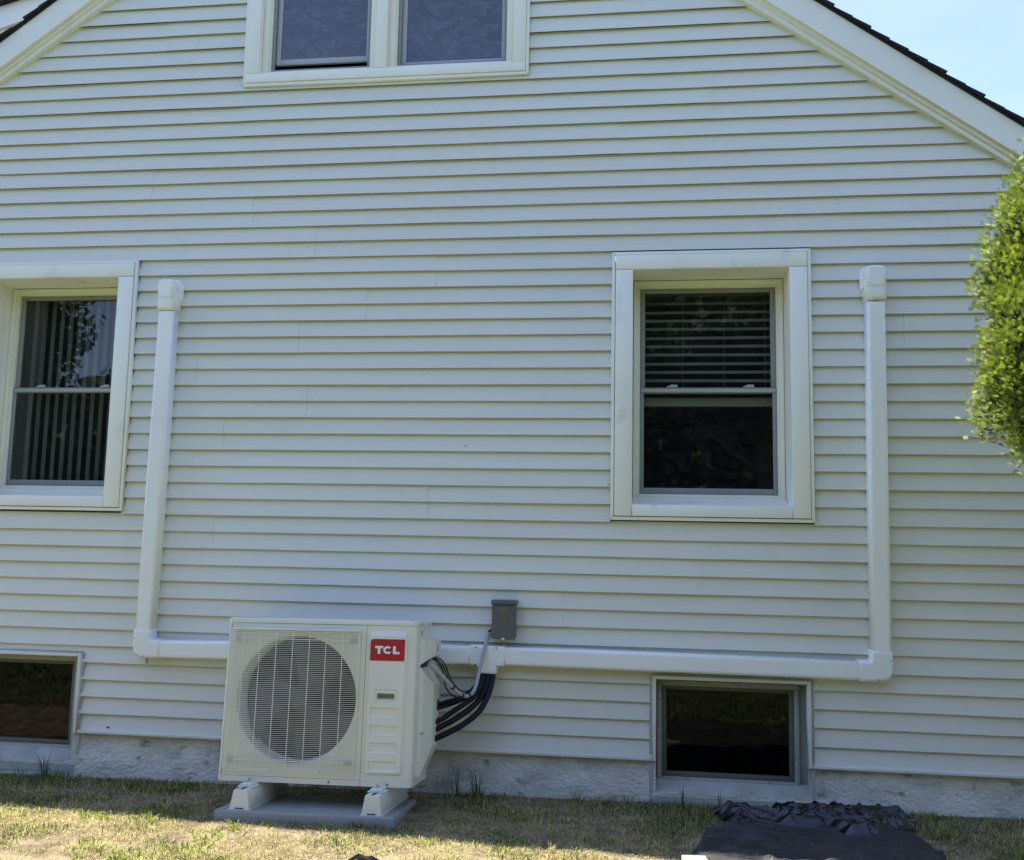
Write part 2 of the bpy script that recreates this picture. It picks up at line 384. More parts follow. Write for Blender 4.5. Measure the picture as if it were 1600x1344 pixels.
# foundation with rough paint
mb = MB(); st = .022
nxs = int((XR-XL)/st); nzs = int(.62/st)
def fy(x, z):
    y = .028-.030*sstep(-.02, -.26, z)
    y += .008*nz1(x*3.5, z*5, 3)+.0028*nz1(x*15, z*20, 5)+.003*abs(nz1(x*30, z*36, 1))-.010*max(0, .06-abs(nz1(x*2.6, z*6, 9)))/.06
    # smooth band under the basement windows
    for k in ('bl', 'br'):
        o = OPEN[k]
        s_ = sstep(-.30, -.19, z)*sstep(o[0]-.06, o[0]+.04, x)*(1-sstep(o[1]-.04, o[1]+.06, x))
        y = y*(1-s_)+(-.004+.002*nz1(x*8, z*8))*s_
    return y
NICHE = [(OPEN['bl'][0]+.005, OPEN['bl'][1]-.035), (OPEN['br'][0]+.012, OPEN['br'][1]-.012)]
idx = {}
vs = []
for j in range(nzs+1):
    for i in range(nxs+1):
        x = XL+i*st; z = .02-j*st; idx[i, j] = len(vs); vs.append((x, fy(x, z), z))
fs = []
for j in range(nzs):
    for i in range(nxs):
        xc = XL+(i+.5)*st; zc = .02-(j+.5)*st
        if zc > -.175 and any(a < xc < b for a, b in NICHE): continue
        fs.append((idx[i, j+1], idx[i+1, j+1], idx[i+1, j], idx[i, j]))
mb.add(vs, fs, 0, True)
P(mb, 'foundation_wall', M['concrete'], house)

# generic window pieces --------------------------------------------------
def ring(mb, x0, x1, z0, z1, wx, wz0, wz1, y0, y1, r=.003):
    mb.rbox(x0, x0+wx, y0, y1, z0, z1, r); mb.rbox(x1-wx, x1, y0, y1, z0, z1, r)
    mb.rbox(x0+wx-.0, x1-wx+.0, y0+.0015, y1-.0015, z1-wz1, z1, r); mb.rbox(x0+wx, x1-wx, y0+.0015, y1-.0015, z0, z0+wz0, r)
def mitre_ring(mb, x0, x1, z0, z1, wd, y0, y1):
    a = [(x0, z0), (x1, z0), (x1, z1), (x0, z1)]; b = [(x0+wd, z0+wd), (x1-wd, z0+wd), (x1-wd, z1-wd), (x0+wd, z1-wd)]
    for i in range(4):
        j = (i+1) % 4; A, B, C, D = [Vector(q) for q in (a[i], a[j], b[j], b[i])]
        d = (B-A).normalized()*.0014
        mb.outline([A+d, B-d, C-d, D+d], y0, y1, .003, seg=2)
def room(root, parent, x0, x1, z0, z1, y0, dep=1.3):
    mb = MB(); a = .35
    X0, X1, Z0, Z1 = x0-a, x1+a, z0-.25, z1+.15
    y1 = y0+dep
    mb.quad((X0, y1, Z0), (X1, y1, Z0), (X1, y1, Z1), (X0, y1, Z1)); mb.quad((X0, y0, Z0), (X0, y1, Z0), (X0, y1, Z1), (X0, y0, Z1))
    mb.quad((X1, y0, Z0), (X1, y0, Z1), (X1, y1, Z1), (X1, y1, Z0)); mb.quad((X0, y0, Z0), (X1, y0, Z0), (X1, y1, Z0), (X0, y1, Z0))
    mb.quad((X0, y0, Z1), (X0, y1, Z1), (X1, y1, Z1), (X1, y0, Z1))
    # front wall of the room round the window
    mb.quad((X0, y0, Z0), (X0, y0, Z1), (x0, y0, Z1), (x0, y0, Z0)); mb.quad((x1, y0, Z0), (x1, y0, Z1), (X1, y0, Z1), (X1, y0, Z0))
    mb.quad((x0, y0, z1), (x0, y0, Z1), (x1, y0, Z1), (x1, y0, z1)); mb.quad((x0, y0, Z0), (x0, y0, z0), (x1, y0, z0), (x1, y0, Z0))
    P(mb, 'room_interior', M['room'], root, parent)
def deep_window(key, label, slats):
    x0, x1, z0, z1 = OPEN[key]
    mb = MB(); mitre_ring(mb, x0, x1, z0, z1, .020, -.020, .006)
    win = P(mb, 'window', M['trim'], house); win['label'] = label
    c0, c1, d0, d1 = x0+.125, x1-.122, z0+.090, z1-.110      # casing inner edge
    for nm, b in (('casing_board', (x0+.0225, x1-.0225, d1+.001, z1-.0225)), ('casing_board', (x0+.0225, c0, z0+.0225, d1-.001)),
                  ('casing_board', (c1, x1-.0225, z0+.0225, d1-.001)), ('casing_board', (c0+.001, c1-.001, z0+.0225, d0))):
        m_ = MB(); m_.rbox(b[0]+.001, b[1]-.001, -.030, .002, b[2]+.001, b[3]-.001, .0025); P(m_, nm, M['trim'], house, win)
    m_ = MB(); YB = .27; t = .012; i = .001
    m_.box(c0-t, c0+i, -.0275, YB, d0, d1); m_.box(c1-i, c1+t, -.0275, YB, d0, d1)
    m_.box(c0+i, c1-i, -.0275, YB, d1-i, d1+t)
    m_.add([(c0, -.0285, d0-.002), (c1, -.0285, d0-.002), (c1, YB, d0+.035), (c0, YB, d0+.035), (c0, -.0285, d0-.03), (c1, -.0285, d0-.03), (c1, YB, d0-.03), (c0, YB, d0-.03)],
           [(0, 1, 2, 3), (4, 5, 1, 0), (3, 2, 6, 7)])
    P(m_, 'reveal', M['trim'], house, win)
    # vinyl frame, two steps
    f0, f1, g0, g1 = c0+.004, c1-.004, d0+.046, d1-.006
    m_ = MB(); ring(m_, f0, f1, g0, g1, .030, .022, .032, .215, .30); ring(m_, f0+.028, f1-.028, g0+.018, g1-.030, .012, .012, .010, .235, .302)
    m_.rbox(f0-.003, f1+.003, .17, .30, g0-.03, g0+.001, .003)
    P(m_, 'window_frame', M['frame'], house, win)
    a0, a1, b0, b1 = f0+.041, f1-.041, g0+.032, g1-.041
    meet = b0+(b1-b0)*.497
    m_ = MB(); ring(m_, a0, a1, meet-.018, b1, .030, .030, .026, .262, .292); up = P(m_, 'upper_sash', M['sash'], house, win)
    m_ = MB(); ring(m_, a0, a1, b0, meet+.018, .024, .036, .036, .247, .260); lo = P(m_, 'lower_sash', M['sash'], house, win)
    m_ = MB(); m_.rbox(a0+.006, a1-.006, .238, .247, meet-.012, meet+.008, .002); P(m_, 'meeting_rail', M['sash_light'], house, win)
    for fx in (.24, .80):
        m_ = MB(); xx = a0+(a1-a0)*fx; m_.rbox(xx-.032, xx+.032, .244, .262, meet+.018, meet+.028, .002); m_.rbox(xx-.012, xx+.03, .246, .258, meet+.028, meet+.036, .002)
        P(m_, 'sash_lock', M['sash_light'], house, win)
    m_ = MB(); m_.box(a0+.026, a1-.026, .276, .279, meet+.010, b1-.024); P(m_, 'pane', M['glass'], house, win)
    m_ = MB(); m_.box(a0+.020, a1-.020, .253, .256, b0+.034, meet-.016); P(m_, 'pane', M['glass'], house, win)
    if slats == 'h':
        z = b1-.02; i = 0
        while z > meet+.02:
            m_ = MB(); r = .003*math.sin(i*2.1)
            m_.add([(a0+.01, .325, z-.012+r), (a1-.01, .325, z-.012), (a1-.01, .352, z+.010), (a0+.01, .352, z+.010+r), (a0+.01, .3255, z-.0135+r), (a1-.01, .3255, z-.0135)],
                   [(0, 1, 2, 3), (4, 5, 1, 0)])
            P(m_, 'blind_slat', M['slat'], house, win); z -= .0545; i += 1
        for fx in (.32, .63, .93):
            m_ = MB(); xx = a0+(a1-a0)*fx; m_.tube([(xx, .322, b1), (xx, .322, meet)], .0012, 4); P(m_, 'blind_cord', M['slat'], house, win)
        m_ = MB(); m_.rbox(a0+.005, a1-.005, .32, .356, meet-.088, meet-.034, .004); P(m_, 'blind_bottom_rail', M['slat'], house, win)
    else:
        n = 12
        for i in range(n):
            m_ = MB(); xx = a0+.02+(a1-a0-.04)*(i+.5)/n; an = .35+.25*math.sin(i*1.7); hw = .013
            dx, dy = math.cos(an)*hw, math.sin(an)*hw
            m_.add([(xx-dx, .36-dy, b0-.1), (xx+dx, .36+dy, b0-.1), (xx+dx, .36+dy, b1+.02), (xx-dx, .36-dy, b1+.02), (xx-dx, .3615-dy, b0-.1), (xx-dx, .3615-dy, b1+.02)],
                   [(0, 1, 2, 3), (0, 3, 5, 4)])
            P(m_, 'vertical_blind_strip', M['strip'], house, win)
    room(house, win, c0, c1, d0, d1, .304)
    return win
deep_window('left', 'deep-set window with vertical blind strips, at the left edge', 'v')
deep_window('mid', 'deep-set window with a horizontal blind in its upper half', 'h')

# twin window in the gable
x0, x1, z0, z1 = OPEN['top']
mb = MB(); mitre_ring(mb, x0, x1, z0, z1, .020, -.020, .006)
win = P(mb, 'window', M['trim'], house); win['label'] = 'twin double-hung gable window with blue sky reflected in its panes'
c0, c1, d0, d1 = x0+.105, x1-.098, z0+.082, z1-.1
mc = -1.640
for b in ((x0+.021, x1-.021, z0+.021, d0-.001), (x0+.021, c0, d0+.001, d1-.001), (c1, x1-.021, d0+.001, d1-.001), (mc-.036, mc+.036, d0+.001, d1-.001), (x0+.021, x1-.021, d1, z1-.021)):
    m_ = MB(); m_.rbox(b[0], b[1], -.028, .05, b[2], b[3], .0025); P(m_, 'casing_board', M['trim'], house, win)
for (a, b, opened) in ((c0+.001, mc-.037, True), (mc+.037, c1-.001, False)):
    m_ = MB(); ring(m_, a, b, d0+.002, d1-.002, .042, .030, .03, .018, .12); ring(m_, a+.040, b-.040, d0+.028, d1-.03, .012, .010, .01, .035, .122)
    P(m_, 'window_frame', M['frame'], house, win)
    s0, s1, t0 = a+.053, b-.053, d0+.040
    m_ = MB(); ring(m_, s0, s1, t0, d1-.05, .020, .020, .02, .052, .066); P(m_, 'screen_frame', M['sash'], house, win)
    off = .062 if opened else .004
    m_ = MB(); ring(m_, s0+.016, s1-.002, t0+off, t0+.62, .034, .038, .03, .074, .1); P(m_, 'lower_sash', M['sash_light'], house, win)
    m_ = MB(); m_.box(s0+.045, s1-.032, .085, .088, t0+off+.034, t0+.60); P(m_, 'pane', M['glass_top'], house, win)
    m_ = MB(); ring(m_, s0+.004, s1-.004, t0+.60, d1-.055, .034, .034, .03, .1005, .118); P(m_, 'upper_sash', M['sash_light'], house, win)
    m_ = MB(); m_.box(s0+.03, s1-.03, .108, .111, t0+.63, d1-.08); P(m_, 'pane', M['glass_top'], house, win)
room(house, win, c0, c1, d0, d1, .125)

# basement windows
def basement(key, label):
    x0, x1, z0, z1 = OPEN[key]
    # J trim following the cut siding
    m_ = MB()
    for (a, b, c, d) in ((x0-.0, x0+.020, -.013, z1), (x1-.020, x1, -.013, z1), (x0+.020, x1-.020, z1-.020, z1)):
        m_.outline([(a, c), (b, c), (b, d), (a, d)], -.020, .03, .004, seg=2)
    win = P(m_, 'basement_window', M['siding'], house); win['label'] = label
    Y = .125
    if key == 'br': f0, f1, g0, g1 = .122, .894, -.132, .408
    else: f0, f1, g0, g1 = -4.245, -3.478, -.128, .416
    m_ = MB(); ring(m_, f0-.012, f1+.010, g0-.008, g1+.012, .026, .022, .030, Y-.03, Y+.05); P(m_, 'wood_frame', M['tan'], house, win)
    m_ = MB(); ring(m_, f0+.0145, f1-.0165, g0+.0145, g1-.0185, .027, .027, .022, Y-.012, Y+.03); P(m_, 'sash', M['bronze'], house, win)
    m_ = MB(); m_.box(f0+.045, f1-.047, Y+.006, Y+.010, g0+.045, g1-.041); P(m_, 'pane', M['glass_base'], house, win)
    # niche
    m_ = MB(); n0, n1 = x0+.004, x1-.004; zb = -.20
    m_.box(n0-.02, n0, .0, Y+.05, -.25, z1); m_.box(n1, n1+.02, .0, Y+.05, -.25, z1); m_.box(n0, n1, .0, Y+.05, z1-.018, z1+.01)
    m_.add([(n0, -.006, zb), (n1, -.006, zb), (n1, Y-.02, g0+.006), (n0, Y-.02, g0+.006), (n0, -.006, zb-.05), (n1, -.006, zb-.05)], [(0, 1, 2, 3), (4, 5, 1, 0)])
    m_.quad((n0, Y, g0-.05), (f0, Y, g0-.05), (f0, Y, z1), (n0, Y, z1)); m_.quad((f1, Y, g0-.05), (n1, Y, g0-.05), (n1, Y, z1), (f1, Y, z1))
    P(m_, 'niche', M['sill_conc'], house, win)
    room(house, win, f0, f1, g0, g1, Y+.055, 1.0)
basement('bl', 'dark basement window at the left edge, low in the foundation')
basement('br', 'dark basement window under the right run of duct')

# roof: rake boards, deck, shingle courses --------------------------------
for side, (sx, fn) in {'L': (-1, ZL), 'R': (1, ZR)}.items():
    pk = (-1.605, 6.13); xe = XL-.25 if side == 'L' else XR+.25
    def band(o0, o1, y0, y1, name, m_, bev=.003):
        pts = [(pk[0], pk[1]+o0), (xe, fn(xe)+o0), (xe, fn(xe)+o1), (pk[0], pk[1]+o1)]
        if side == 'R': pass
        else: pts = pts[::-1]
        q = MB(); q.outline(pts, y0, y1, bev, seg=2); return P(q, name, m_, house)
    band(-.012, .022, -.026, .03, 'rake_moulding', M['rake'])
    band(.0225, .050, -.038, .03, 'rake_moulding', M['rake'])
    band(.0505, .238, -.062, .03, 'rake_board', M['rake'], .002)
    band(.2385, .252, -.070, 8.1, 'roof_deck', M['shingle'], .0)
    # shingle courses
    L = math.hypot(xe-pk[0], fn(xe)-pk[1]); ex = .128; n = int(L/ex)+1
    ux, uz = (pk[0]-xe)/L, (pk[1]-fn(xe))/L                       # up the slope
    nxn, nzn = -uz*sx*-1, 0
    nrm = Vector((-uz, 0, ux)) if side == 'R' else Vector((-uz, 0, ux))
    if nrm.z < 0: nrm = -nrm
    for i in range(n):
        s0, s1 = i*ex-.02, i*ex+ex*1.25-.02
        j = rs.uniform(-.012, .012); h = .002*rs.random()
        a = Vector((xe, 0, fn(xe)+.253)); u = Vector((ux, 0, uz))
        p = a+u*s0; q = a+u*min(s1, L+.02)
        lo = nrm*(.018+h); hi = nrm*.006
        y0 = -.086+j; y1 = 8.12
        m_ = MB(); vs = []
        for y in (y0, y1):
            for pt in (p+nrm*.004, p+lo, q+hi, q+nrm*.001): vs.append((pt.x, y, pt.z))
        m_.add(vs, [(0, 1, 2, 3), (7, 6, 5, 4), (0, 4, 5, 1), (1, 5, 6, 2), (2, 6, 7, 3), (3, 7, 4, 0)])
        P(m_, 'shingle_course', M['shingle'], house)
# rear dormer behind the left slope
YD = 2.6
def pd(x, y, Y=YD): v = at(x, y, Y); return (v[0], v[2])
A0 = pd(-120, 92); A1 = pd(140, 4)   # lower edge of dormer rake board
B0 = pd(-120, 55); B1 = pd(140, -27)
C0 = pd(-120, 48); C1 = pd(140, -35)
D0 = pd(-120, 170); D1 = pd(140, 120)
m_ = MB()
sl_ = (A1[1]-A0[1])/(A1[0]-A0[0])
zz = A0[1]-.9; kk = 0
for i in range(16):
    za, zb_ = zz+i*.105, zz+(i+1)*.105
    xs0 = max(A0[0], A0[0]+(za-A0[1])/sl_) if za > A0[1] else A0[0]
    if xs0 > A1[0]: break
    xt = max(A0[0], A0[0]+(zb_-A0[1])/sl_) if zb_ > A0[1] else A0[0]
    xt = min(xt, A1[0])
    m_.add([(xs0, YD+.004, za), (A1[0], YD+.004, za), (A1[0], YD+.016, zb_), (xt, YD+.016, zb_), (xs0, YD+.02, za), (A1[0], YD+.02, za)], [(0, 1, 2, 3), (4, 5, 1, 0)])
dorm = P(m_, 'dormer', M['siding'], house); dorm['label'] = 'rear dormer gable peeping over the left roof edge'
m_ = MB(); m_.outline([A0, A1, B1, B0], YD-.06, YD+.1, .003, seg=2); P(m_, 'dormer_rake_board', M['rake'], house, dorm)
m_ = MB(); o_ = .03; m_.outline([(A0[0], A0[1]-o_), (A1[0], A1[1]-o_), (A1[0], A1[1]-.001), (A0[0], A0[1]-.001)], YD-.03, YD+.1, .003, seg=2); P(m_, 'dormer_moulding', M['rake'], house, dorm)
m_ = MB(); m_.outline([(B0[0], B0[1]+.002), (B1[0], B1[1]+.002), C1, C0], YD-.12, YD+2.5, 0); P(m_, 'dormer_roof', M['shingle'], house, dorm)
# marks on the siding
for (px, py, sz, m2, nm) in ((168, 1137, .02, 'mud', 'mud_patch'), (800, 420, .008, 'smudge', 'scuff'), (727, 697, .009, 'smudge', 'scuff'), (338, 750, .004, 'mud', 'scuff'),  # first entry: brown patch standing for a torn hole in the siding
                             (295, 449, .009, 'smudge', 'scuff'), (951, 757, .007, 'mud', 'scuff'), (290, 452, .005, 'smudge', 'scuff')):
    c = at(px, py, -.004); m_ = MB(); n = 9; vs = [(c[0], -.006 if nm == 'mud_patch' else -.001, c[2])]
    yb = .008
    for i in range(n):
        a = i/n*2*math.pi; r = sz*rs.uniform(.6, 1.15); vs.append((c[0]+math.cos(a)*r*1.1, yb if nm == 'mud_patch' else .006, c[2]+math.sin(a)*r*.55))
    m_.add(vs, [(0, i+1, (i+1) % n+1) for i in range(n)]); P(m_, nm, M[m2], house)

# ------------------------------------------------------------------ line duct cover on the wall
duct = thing('line_duct', (-.8, 0, .45), 'white plastic line-set duct running across the siding and up both sides', 'duct cover')
DW, DD = .0525, -.078
def seg_outline(p, q, hw):
    p, q = Vector(p), Vector(q); d = (q-p).normalized(); n = Vector((-d.y, d.x))*hw
    pts = [p-n, q-n, q+n, p+n]
    ar = sum(pts[i].x*pts[(i+1) % 4].y-pts[(i+1) % 4].x*pts[i].y for i in range(4))
    return pts if ar > 0 else pts[::-1]
def duct_run(p, q, name='duct_run'):
    m_ = MB(); m_.outline(seg_outline(p, q, DW), DD, .004, .020, seg=4); P(m_, name, M['duct'], duct)
LT, LB = (-2.952, 2.60), (-2.972, .60)
RT, RB = (1.337, 2.60), (1.323, .62)
duct_run(LB, LT); duct_run(RB, RT)
duct_run((-2.89, .512), (-.955, .540)); duct_run((-.765, .542), (1.25, .530))
def rounded(pts, rads, seg=5):
    """round the corners of a polygon"""
    out = []; n = len(pts)
    for i in range(n):
        p0, p, p1 = Vector(pts[i-1]), Vector(pts[i]), Vector(pts[(i+1) % n]); r = rads[i]
        if r <= 0: out.append(p); continue
        a = (p0-p).normalized(); b = (p1-p).normalized()
        A, B = p+a*r, p+b*r
        for k in range(seg+1):
            t = k/seg; out.append(A*(1-t)**2+p*2*t*(1-t)+B*t*t)
    return out
def screws(lst, root, y):
    for x, z in lst:
        m_ = MB(); m_.tube([(x, y-.002, z), (x, y+.004, z)], .0045, 8); P(m_, 'screw', M['screw'], root)
H = DW+.004
def elbow(cx, cz, sx):
    # vertical arm up, horizontal arm towards sx
    pts = [(cx-sx*H, cz-H), (cx+sx*.125, cz-H), (cx+sx*.125, cz+H), (cx+sx*H, cz+H), (cx+sx*H, cz+.115), (cx-sx*H, cz+.115)]
    rad = [.072, 0, 0, .018, 0, 0]
    if sx < 0: pts = pts[::-1]; rad = rad[::-1]
    m_ = MB(); m_.outline(rounded(pts, rad), DD-.005, .004, .020, seg=4); P(m_, 'elbow', M['duct2'], duct)
    screws([(cx+sx*(H-.012), cz+H-.004), (cx+sx*.02, cz-H+.014), (cx-sx*(H-.012), cz+.06)], duct, DD-.002)
elbow(-2.974, .512, 1); elbow(1.321, .530, -1)
# tee with a short stem
tz, tx = .541, -.855
pts = [(-.963, tz-H), (tx-H-.012, tz-H), (tx-H, tz-H-.012), (tx-H, .440), (tx+H-.006, .440), (tx+H-.006, tz-H-.012), (tx+H+.010, tz-H), (-.757, tz-H), (-.757, tz+H), (-.963, tz+H)]
m_ = MB(); m_.outline(rounded(pts, [0, .01, .01, 0, 0, .01, .01, 0, 0, 0]), DD-.006, .004, .012, seg=3); P(m_, 'tee', M['duct2'], duct)
screws([(-.925, tz+H-.010), (-.805, tz+H-.010), (-.80, tz-H+.002), (-.925, tz-H+.004)], duct, DD-.007)
def wall_cap(cx, z, sx):
    m_ = MB()
    # flange against the wall, body, collar
    m_.outline(rounded([(cx-.055-.012*(sx < 0)-.002, z-.115), (cx+.055+.012*(sx > 0), z-.115), (cx+.061+.012*(sx > 0), z-.09), (cx+.061+.012*(sx > 0), z+.020), (cx-.061-.012*(sx < 0), z+.020), (cx-.061-.012*(sx < 0), z-.09)],
                       [.004, .004, .01, .045, .045, .01]), -.035, .004, .006, seg=3)
    m_.outline(rounded([(cx-.054, z-.120), (cx+.054, z-.120), (cx+.055, z+.012), (cx-.055, z+.012)], [0, 0, .036, .036]), -.101, .004, .020, seg=5)
    m_.outline([(cx-.0575, z-.185), (cx+.0575, z-.185), (cx+.0575, z-.040), (cx-.0575, z-.040)], -.094, .004, .022, seg=4)
    P(m_, 'wall_cap', M['duct2'], duct); screws([(cx+sx*.045, z-.150)], duct, -.083)
wall_cap(-2.951, 2.785, 1); wall_cap(1.338, 2.795, -1)
m_ = MB(); c = at(229, 1031, -.04); m_.tube([(c[0], -.04, c[2]+.02), (c[0], -.04, c[2]-.022)], .009, 10); P(m_, 'plug', M['tan'], duct)

# ------------------------------------------------------------------ equipment on the pad (all tilted back a little)
def rotm(yaw, tilt, roll):
    cy, sy = math.cos(yaw), math.sin(yaw); ct, st = math.cos(tilt), math.sin(tilt); cr, sr = math.cos(roll), math.sin(roll)
    return Matrix(((cy, -sy, 0), (sy, cy, 0), (0, 0, 1))) @ Matrix(((1, 0, 0), (0, ct, -st), (0, st, ct))) @ Matrix(((cr, 0, sr), (0, 1, 0), (-sr, 0, cr)))
RM = rotm(.00437, -.07981, -.00965); O = Vector((-2.2092, -.6149, -.09186))
def loc(u, v, w_): return O+RM @ Vector((u, v, w_))
PU, PV, PZ, PW, PD, PH = .0665, -.1717, -.1143, .9389, .5283, .05
pad = thing('equipment_pad', loc(PU+PW/2, PV+PD/2, PZ-PH), 'grey-blue slab lying on the ground beneath the heat pump', 'equipment pad', rot=RM)
m_ = MB(); m_.rbox(-PW/2, PW/2, -PD/2, PD/2, -.01, PH, .009, 3); m_.build('slab', M['pad'], pad)
W_, H_ = 1.049, .848
for (ru, lab) in ((.138, 'left white trapezoid riser block between pad and heat pump'), (.831, 'right white trapezoid riser block between pad and heat pump, below the red badge')):
    t = thing('riser_block', loc(ru+.0545, PV+.02+.287, PZ), lab, 'riser', 'riser blocks on the pad', RM)
    y0, y1 = -.287, .287; h = .098
    m_ = MB(); m_.outline(rounded([(-.0545, .001), (.0545, .001), (.036, h), (-.036, h)], [0, 0, .005, .005], 3), y0, y1, .003, seg=2); m_.build('block', M['riser'], t)
    m_ = MB(); m_.box(-.058, .058, y0-.003, y1+.003, .0003, .004); m_.build('base_flange', M['riser'], t)
    m_ = MB(); m_.rbox(-.022, .022, y0-.0035, y0+.002, .005, .011, .001); m_.build('slot', M['screw'], t)
    m_ = MB(); m_.rbox(-.010, .010, y0+.004, y1-.004, h-.002, h+.001, .0008); m_.build('top_channel', M['screw'], t)

ac = thing('heat_pump', loc(0, 0, 0), 'cream outdoor heat pump unit with round fan grille and red badge, standing on the pad', 'heat pump', rot=RM)
B = lambda m_, n, mm, par=None: m_.build(n, mm, par or ac)
D_ = .362
# casing shell: profile in (u,v) extruded, open in front where the fan panel is
def vprism(mb, pts, z0, z1, mi=0, top=True, bot=True):
    n = len(pts); vs = [(a, b, z0) for a, b in pts]+[(a, b, z1) for a, b in pts]
    mb.add(vs, [(i, (i+1) % n, n+(i+1) % n, n+i) for i in range(n)], mi)
    if top: mb.add(vs, [tuple(range(n, 2*n))], mi)
    if bot: mb.add(vs, [tuple(reversed(range(n)))], mi)
def body_profile(g=0):
    return [(.0-g, D_+g), (-g, .014), (.004-g*.7, .004-g*.7), (.014, -g), (1.012, -g), (1.030, .003-g), (1.043+g*.5, .014-g*.5), (W_+g, .032), (W_+g, D_+g)]
m_ = MB(); n_ = MB()
# back and sides (no front): build as shell walls
pr = body_profile()
left = [pr[0], pr[1], pr[2], pr[3]]; right = pr[5:]
def wall(mb, pts, z0, z1):
    for a, b in zip(pts, pts[1:]): mb.quad((a[0], a[1], z0), (b[0], b[1], z0), (b[0], b[1], z1), (a[0], a[1], z1))
wall(m_, left, .0, .820); wall(m_, [pr[3], (.022, 0)], 0, .82); wall(m_, right+[pr[0]], 0, .820)
m_.add([(p[0], p[1], 0.0) for p in pr], [tuple(range(len(pr)))])
casing = B(m_, 'casing', M['ac'])
m_ = MB(); vprism(m_, body_profile(.003), .8225, .842, bot=True, top=False)
a_ = body_profile(.003); c_ = [((x-.5245)*.985+.5245, (y-.18)*.96+.18) for x, y in a_]
m_.add([(x, y, .842) for x, y in a_]+[(x, y, .849) for x, y in c_], [(i, (i+1) % 9, 9+(i+1) % 9, 9+i) for i in range(9)]+[tuple(range(9, 18))], 0, False)
B(m_, 'lid', M['ac'])
# fan panel with round opening
FC, FR = (.402, .428), .327
def panel_hole(mb, x0, x1, z0, z1, y, c, r, N=72):
    sq = []; ci = []
    corners = [math.atan2(z-c[1], x-c[0]) % (2*math.pi) for x, z in ((x0, z0), (x1, z0), (x1, z1), (x0, z1))]
    angs = sorted(set([2*math.pi*i/N for i in range(N)]+corners))
    for a in angs:
        dx, dz = math.cos(a), math.sin(a); t = min((x1-c[0])/dx if dx > 1e-9 else 1e9, (x0-c[0])/dx if dx < -1e-9 else 1e9, (z1-c[1])/dz if dz > 1e-9 else 1e9, (z0-c[1])/dz if dz < -1e-9 else 1e9)
        sq.append((c[0]+dx*t, y, c[1]+dz*t)); ci.append((dx, dz))
    n = len(angs)
    rings = [(r+.012, y), (r+.003, y+.006), (r, y+.016), (r-.006, y+.10), (r, y+.15)]
    vs = sq[:]
    for rr, yy in rings: vs += [(c[0]+dx*rr, yy, c[1]+dz*rr) for dx, dz in ci]
    mb.add(vs, [(i, (i+1) % n, n+(i+1) % n, n+i) for i in range(n)])
    for k in range(1, len(rings)): mb.add(vs, [(k*n+i, k*n+(i+1) % n, (k+1)*n+(i+1) % n, (k+1)*n+i) for i in range(n)], 0, True)
m_ = MB(); panel_hole(m_, .014, .7745, .030, .8195, 0, FC, FR)
m_.box(.014, .7745, .0, .01, .0, .0285)
B(m_, 'fan_panel', M['ac'])
# interior: dark cavity, coil, fan
m_ = MB(); m_.quad((.02, .34, .01), (.78, .34, .01), (.78, .34, .81), (.02, .34, .81)); m_.quad((.02, .14, .01), (.02, .34, .01), (.02, .34, .81), (.02, .14, .81)); m_.quad((.78, .02, .01), (.78, .34, .01), (.78, .34, .81), (.78, .02, .81))
B(m_, 'fan_chamber', M['acdark'])
m_ = MB(); m_.rbox(FC[0]-.055, FC[0]+.055, .19, .33, .02, .80, .004); B(m_, 'motor_bracket', M['blade'])
m_ = MB(); m_.tube([(FC[0], .055, FC[1]), (FC[0], .07, FC[1]), (FC[0], .17, FC[1])], [.045, .062, .066], 24); fan = B(m_, 'fan', M['blade'])
for k in range(3):
    m_ = MB(); vs = []; NR, NA = 7, 7
    for i in range(NR+1):
        r = .06+(.312-.06)*i/NR; a0 = k*2*math.pi/3+.35+.55*(i/NR)**1.3; wd = 1.30-.35*(i/NR)
        for j in range(NA+1):
            a = a0+wd*j/NA; tt = j/NA
            vs.append((FC[0]+math.cos(a)*r, .15-.095*tt+.02*math.sin(tt*3.14), FC[1]+math.sin(a)*r))
    m_.add(vs, [(i*(NA+1)+j, i*(NA+1)+j+1, (i+1)*(NA+1)+j+1, (i+1)*(NA+1)+j) for i in range(NR) for j in range(NA)], 0, True)
    m_.build('fan_blade', M['blade'], fan)
# grille
GU0, GU1, GW0, GW1, GV = .024, .750, .062, .788, -.026
m_ = MB()
def wire(mb, p, q, r, horiz=True):
    a = Vector(p); b = Vector(q)
    if horiz: pts = [(a.x, .001, a.z), (a.x+.001, GV*.6, a.z), (a.x+.010, GV, a.z), (b.x-.010, GV, b.z), (b.x-.001, GV*.6, b.z), (b.x, .001, b.z)]
    else: pts = [(a.x, .001, a.z), (a.x, GV*.6, a.z+.001), (a.x, GV+.003, a.z+.010), (b.x, GV+.003, b.z-.010), (b.x, GV*.6, b.z-.001), (b.x, .001, b.z)]
    mb.tube(pts, r, 5, cap=False)
NW = 73
for i in range(NW+1):
    z = GW0+(GW1-GW0)*i/NW; wire(m_, (GU0, 0, z), (GU1, 0, z), .0013)
for u in (.030, .042, .052, .100, .192, .284, .376, .468, .560, .652, .742): wire(m_, (u, 0, GW0), (u, 0, GW1), .0022, False)
gr = B(m_, 'fan_grille', M['wire'])
m_ = MB(); m_.rbox(.028, .746, -.024, .0005, GW1-.004, GW1+.007, .003); m_.build('grille_rim', M['ac'], gr)
for z in (.738, .112):
    m_ = MB(); m_.tube([(.05, GV+.008, z), (.72, GV+.008, z)], .0035, 6); m_.build('support_rod', M['wire'], gr)
    for a, b in ((.045, .075), (.688, .728)):
        m_ = MB(); m_.rbox(a, b, GV+.002, -.002, z-.005, z+.005, .002); m_.build('clip', M['sash_light'], gr)
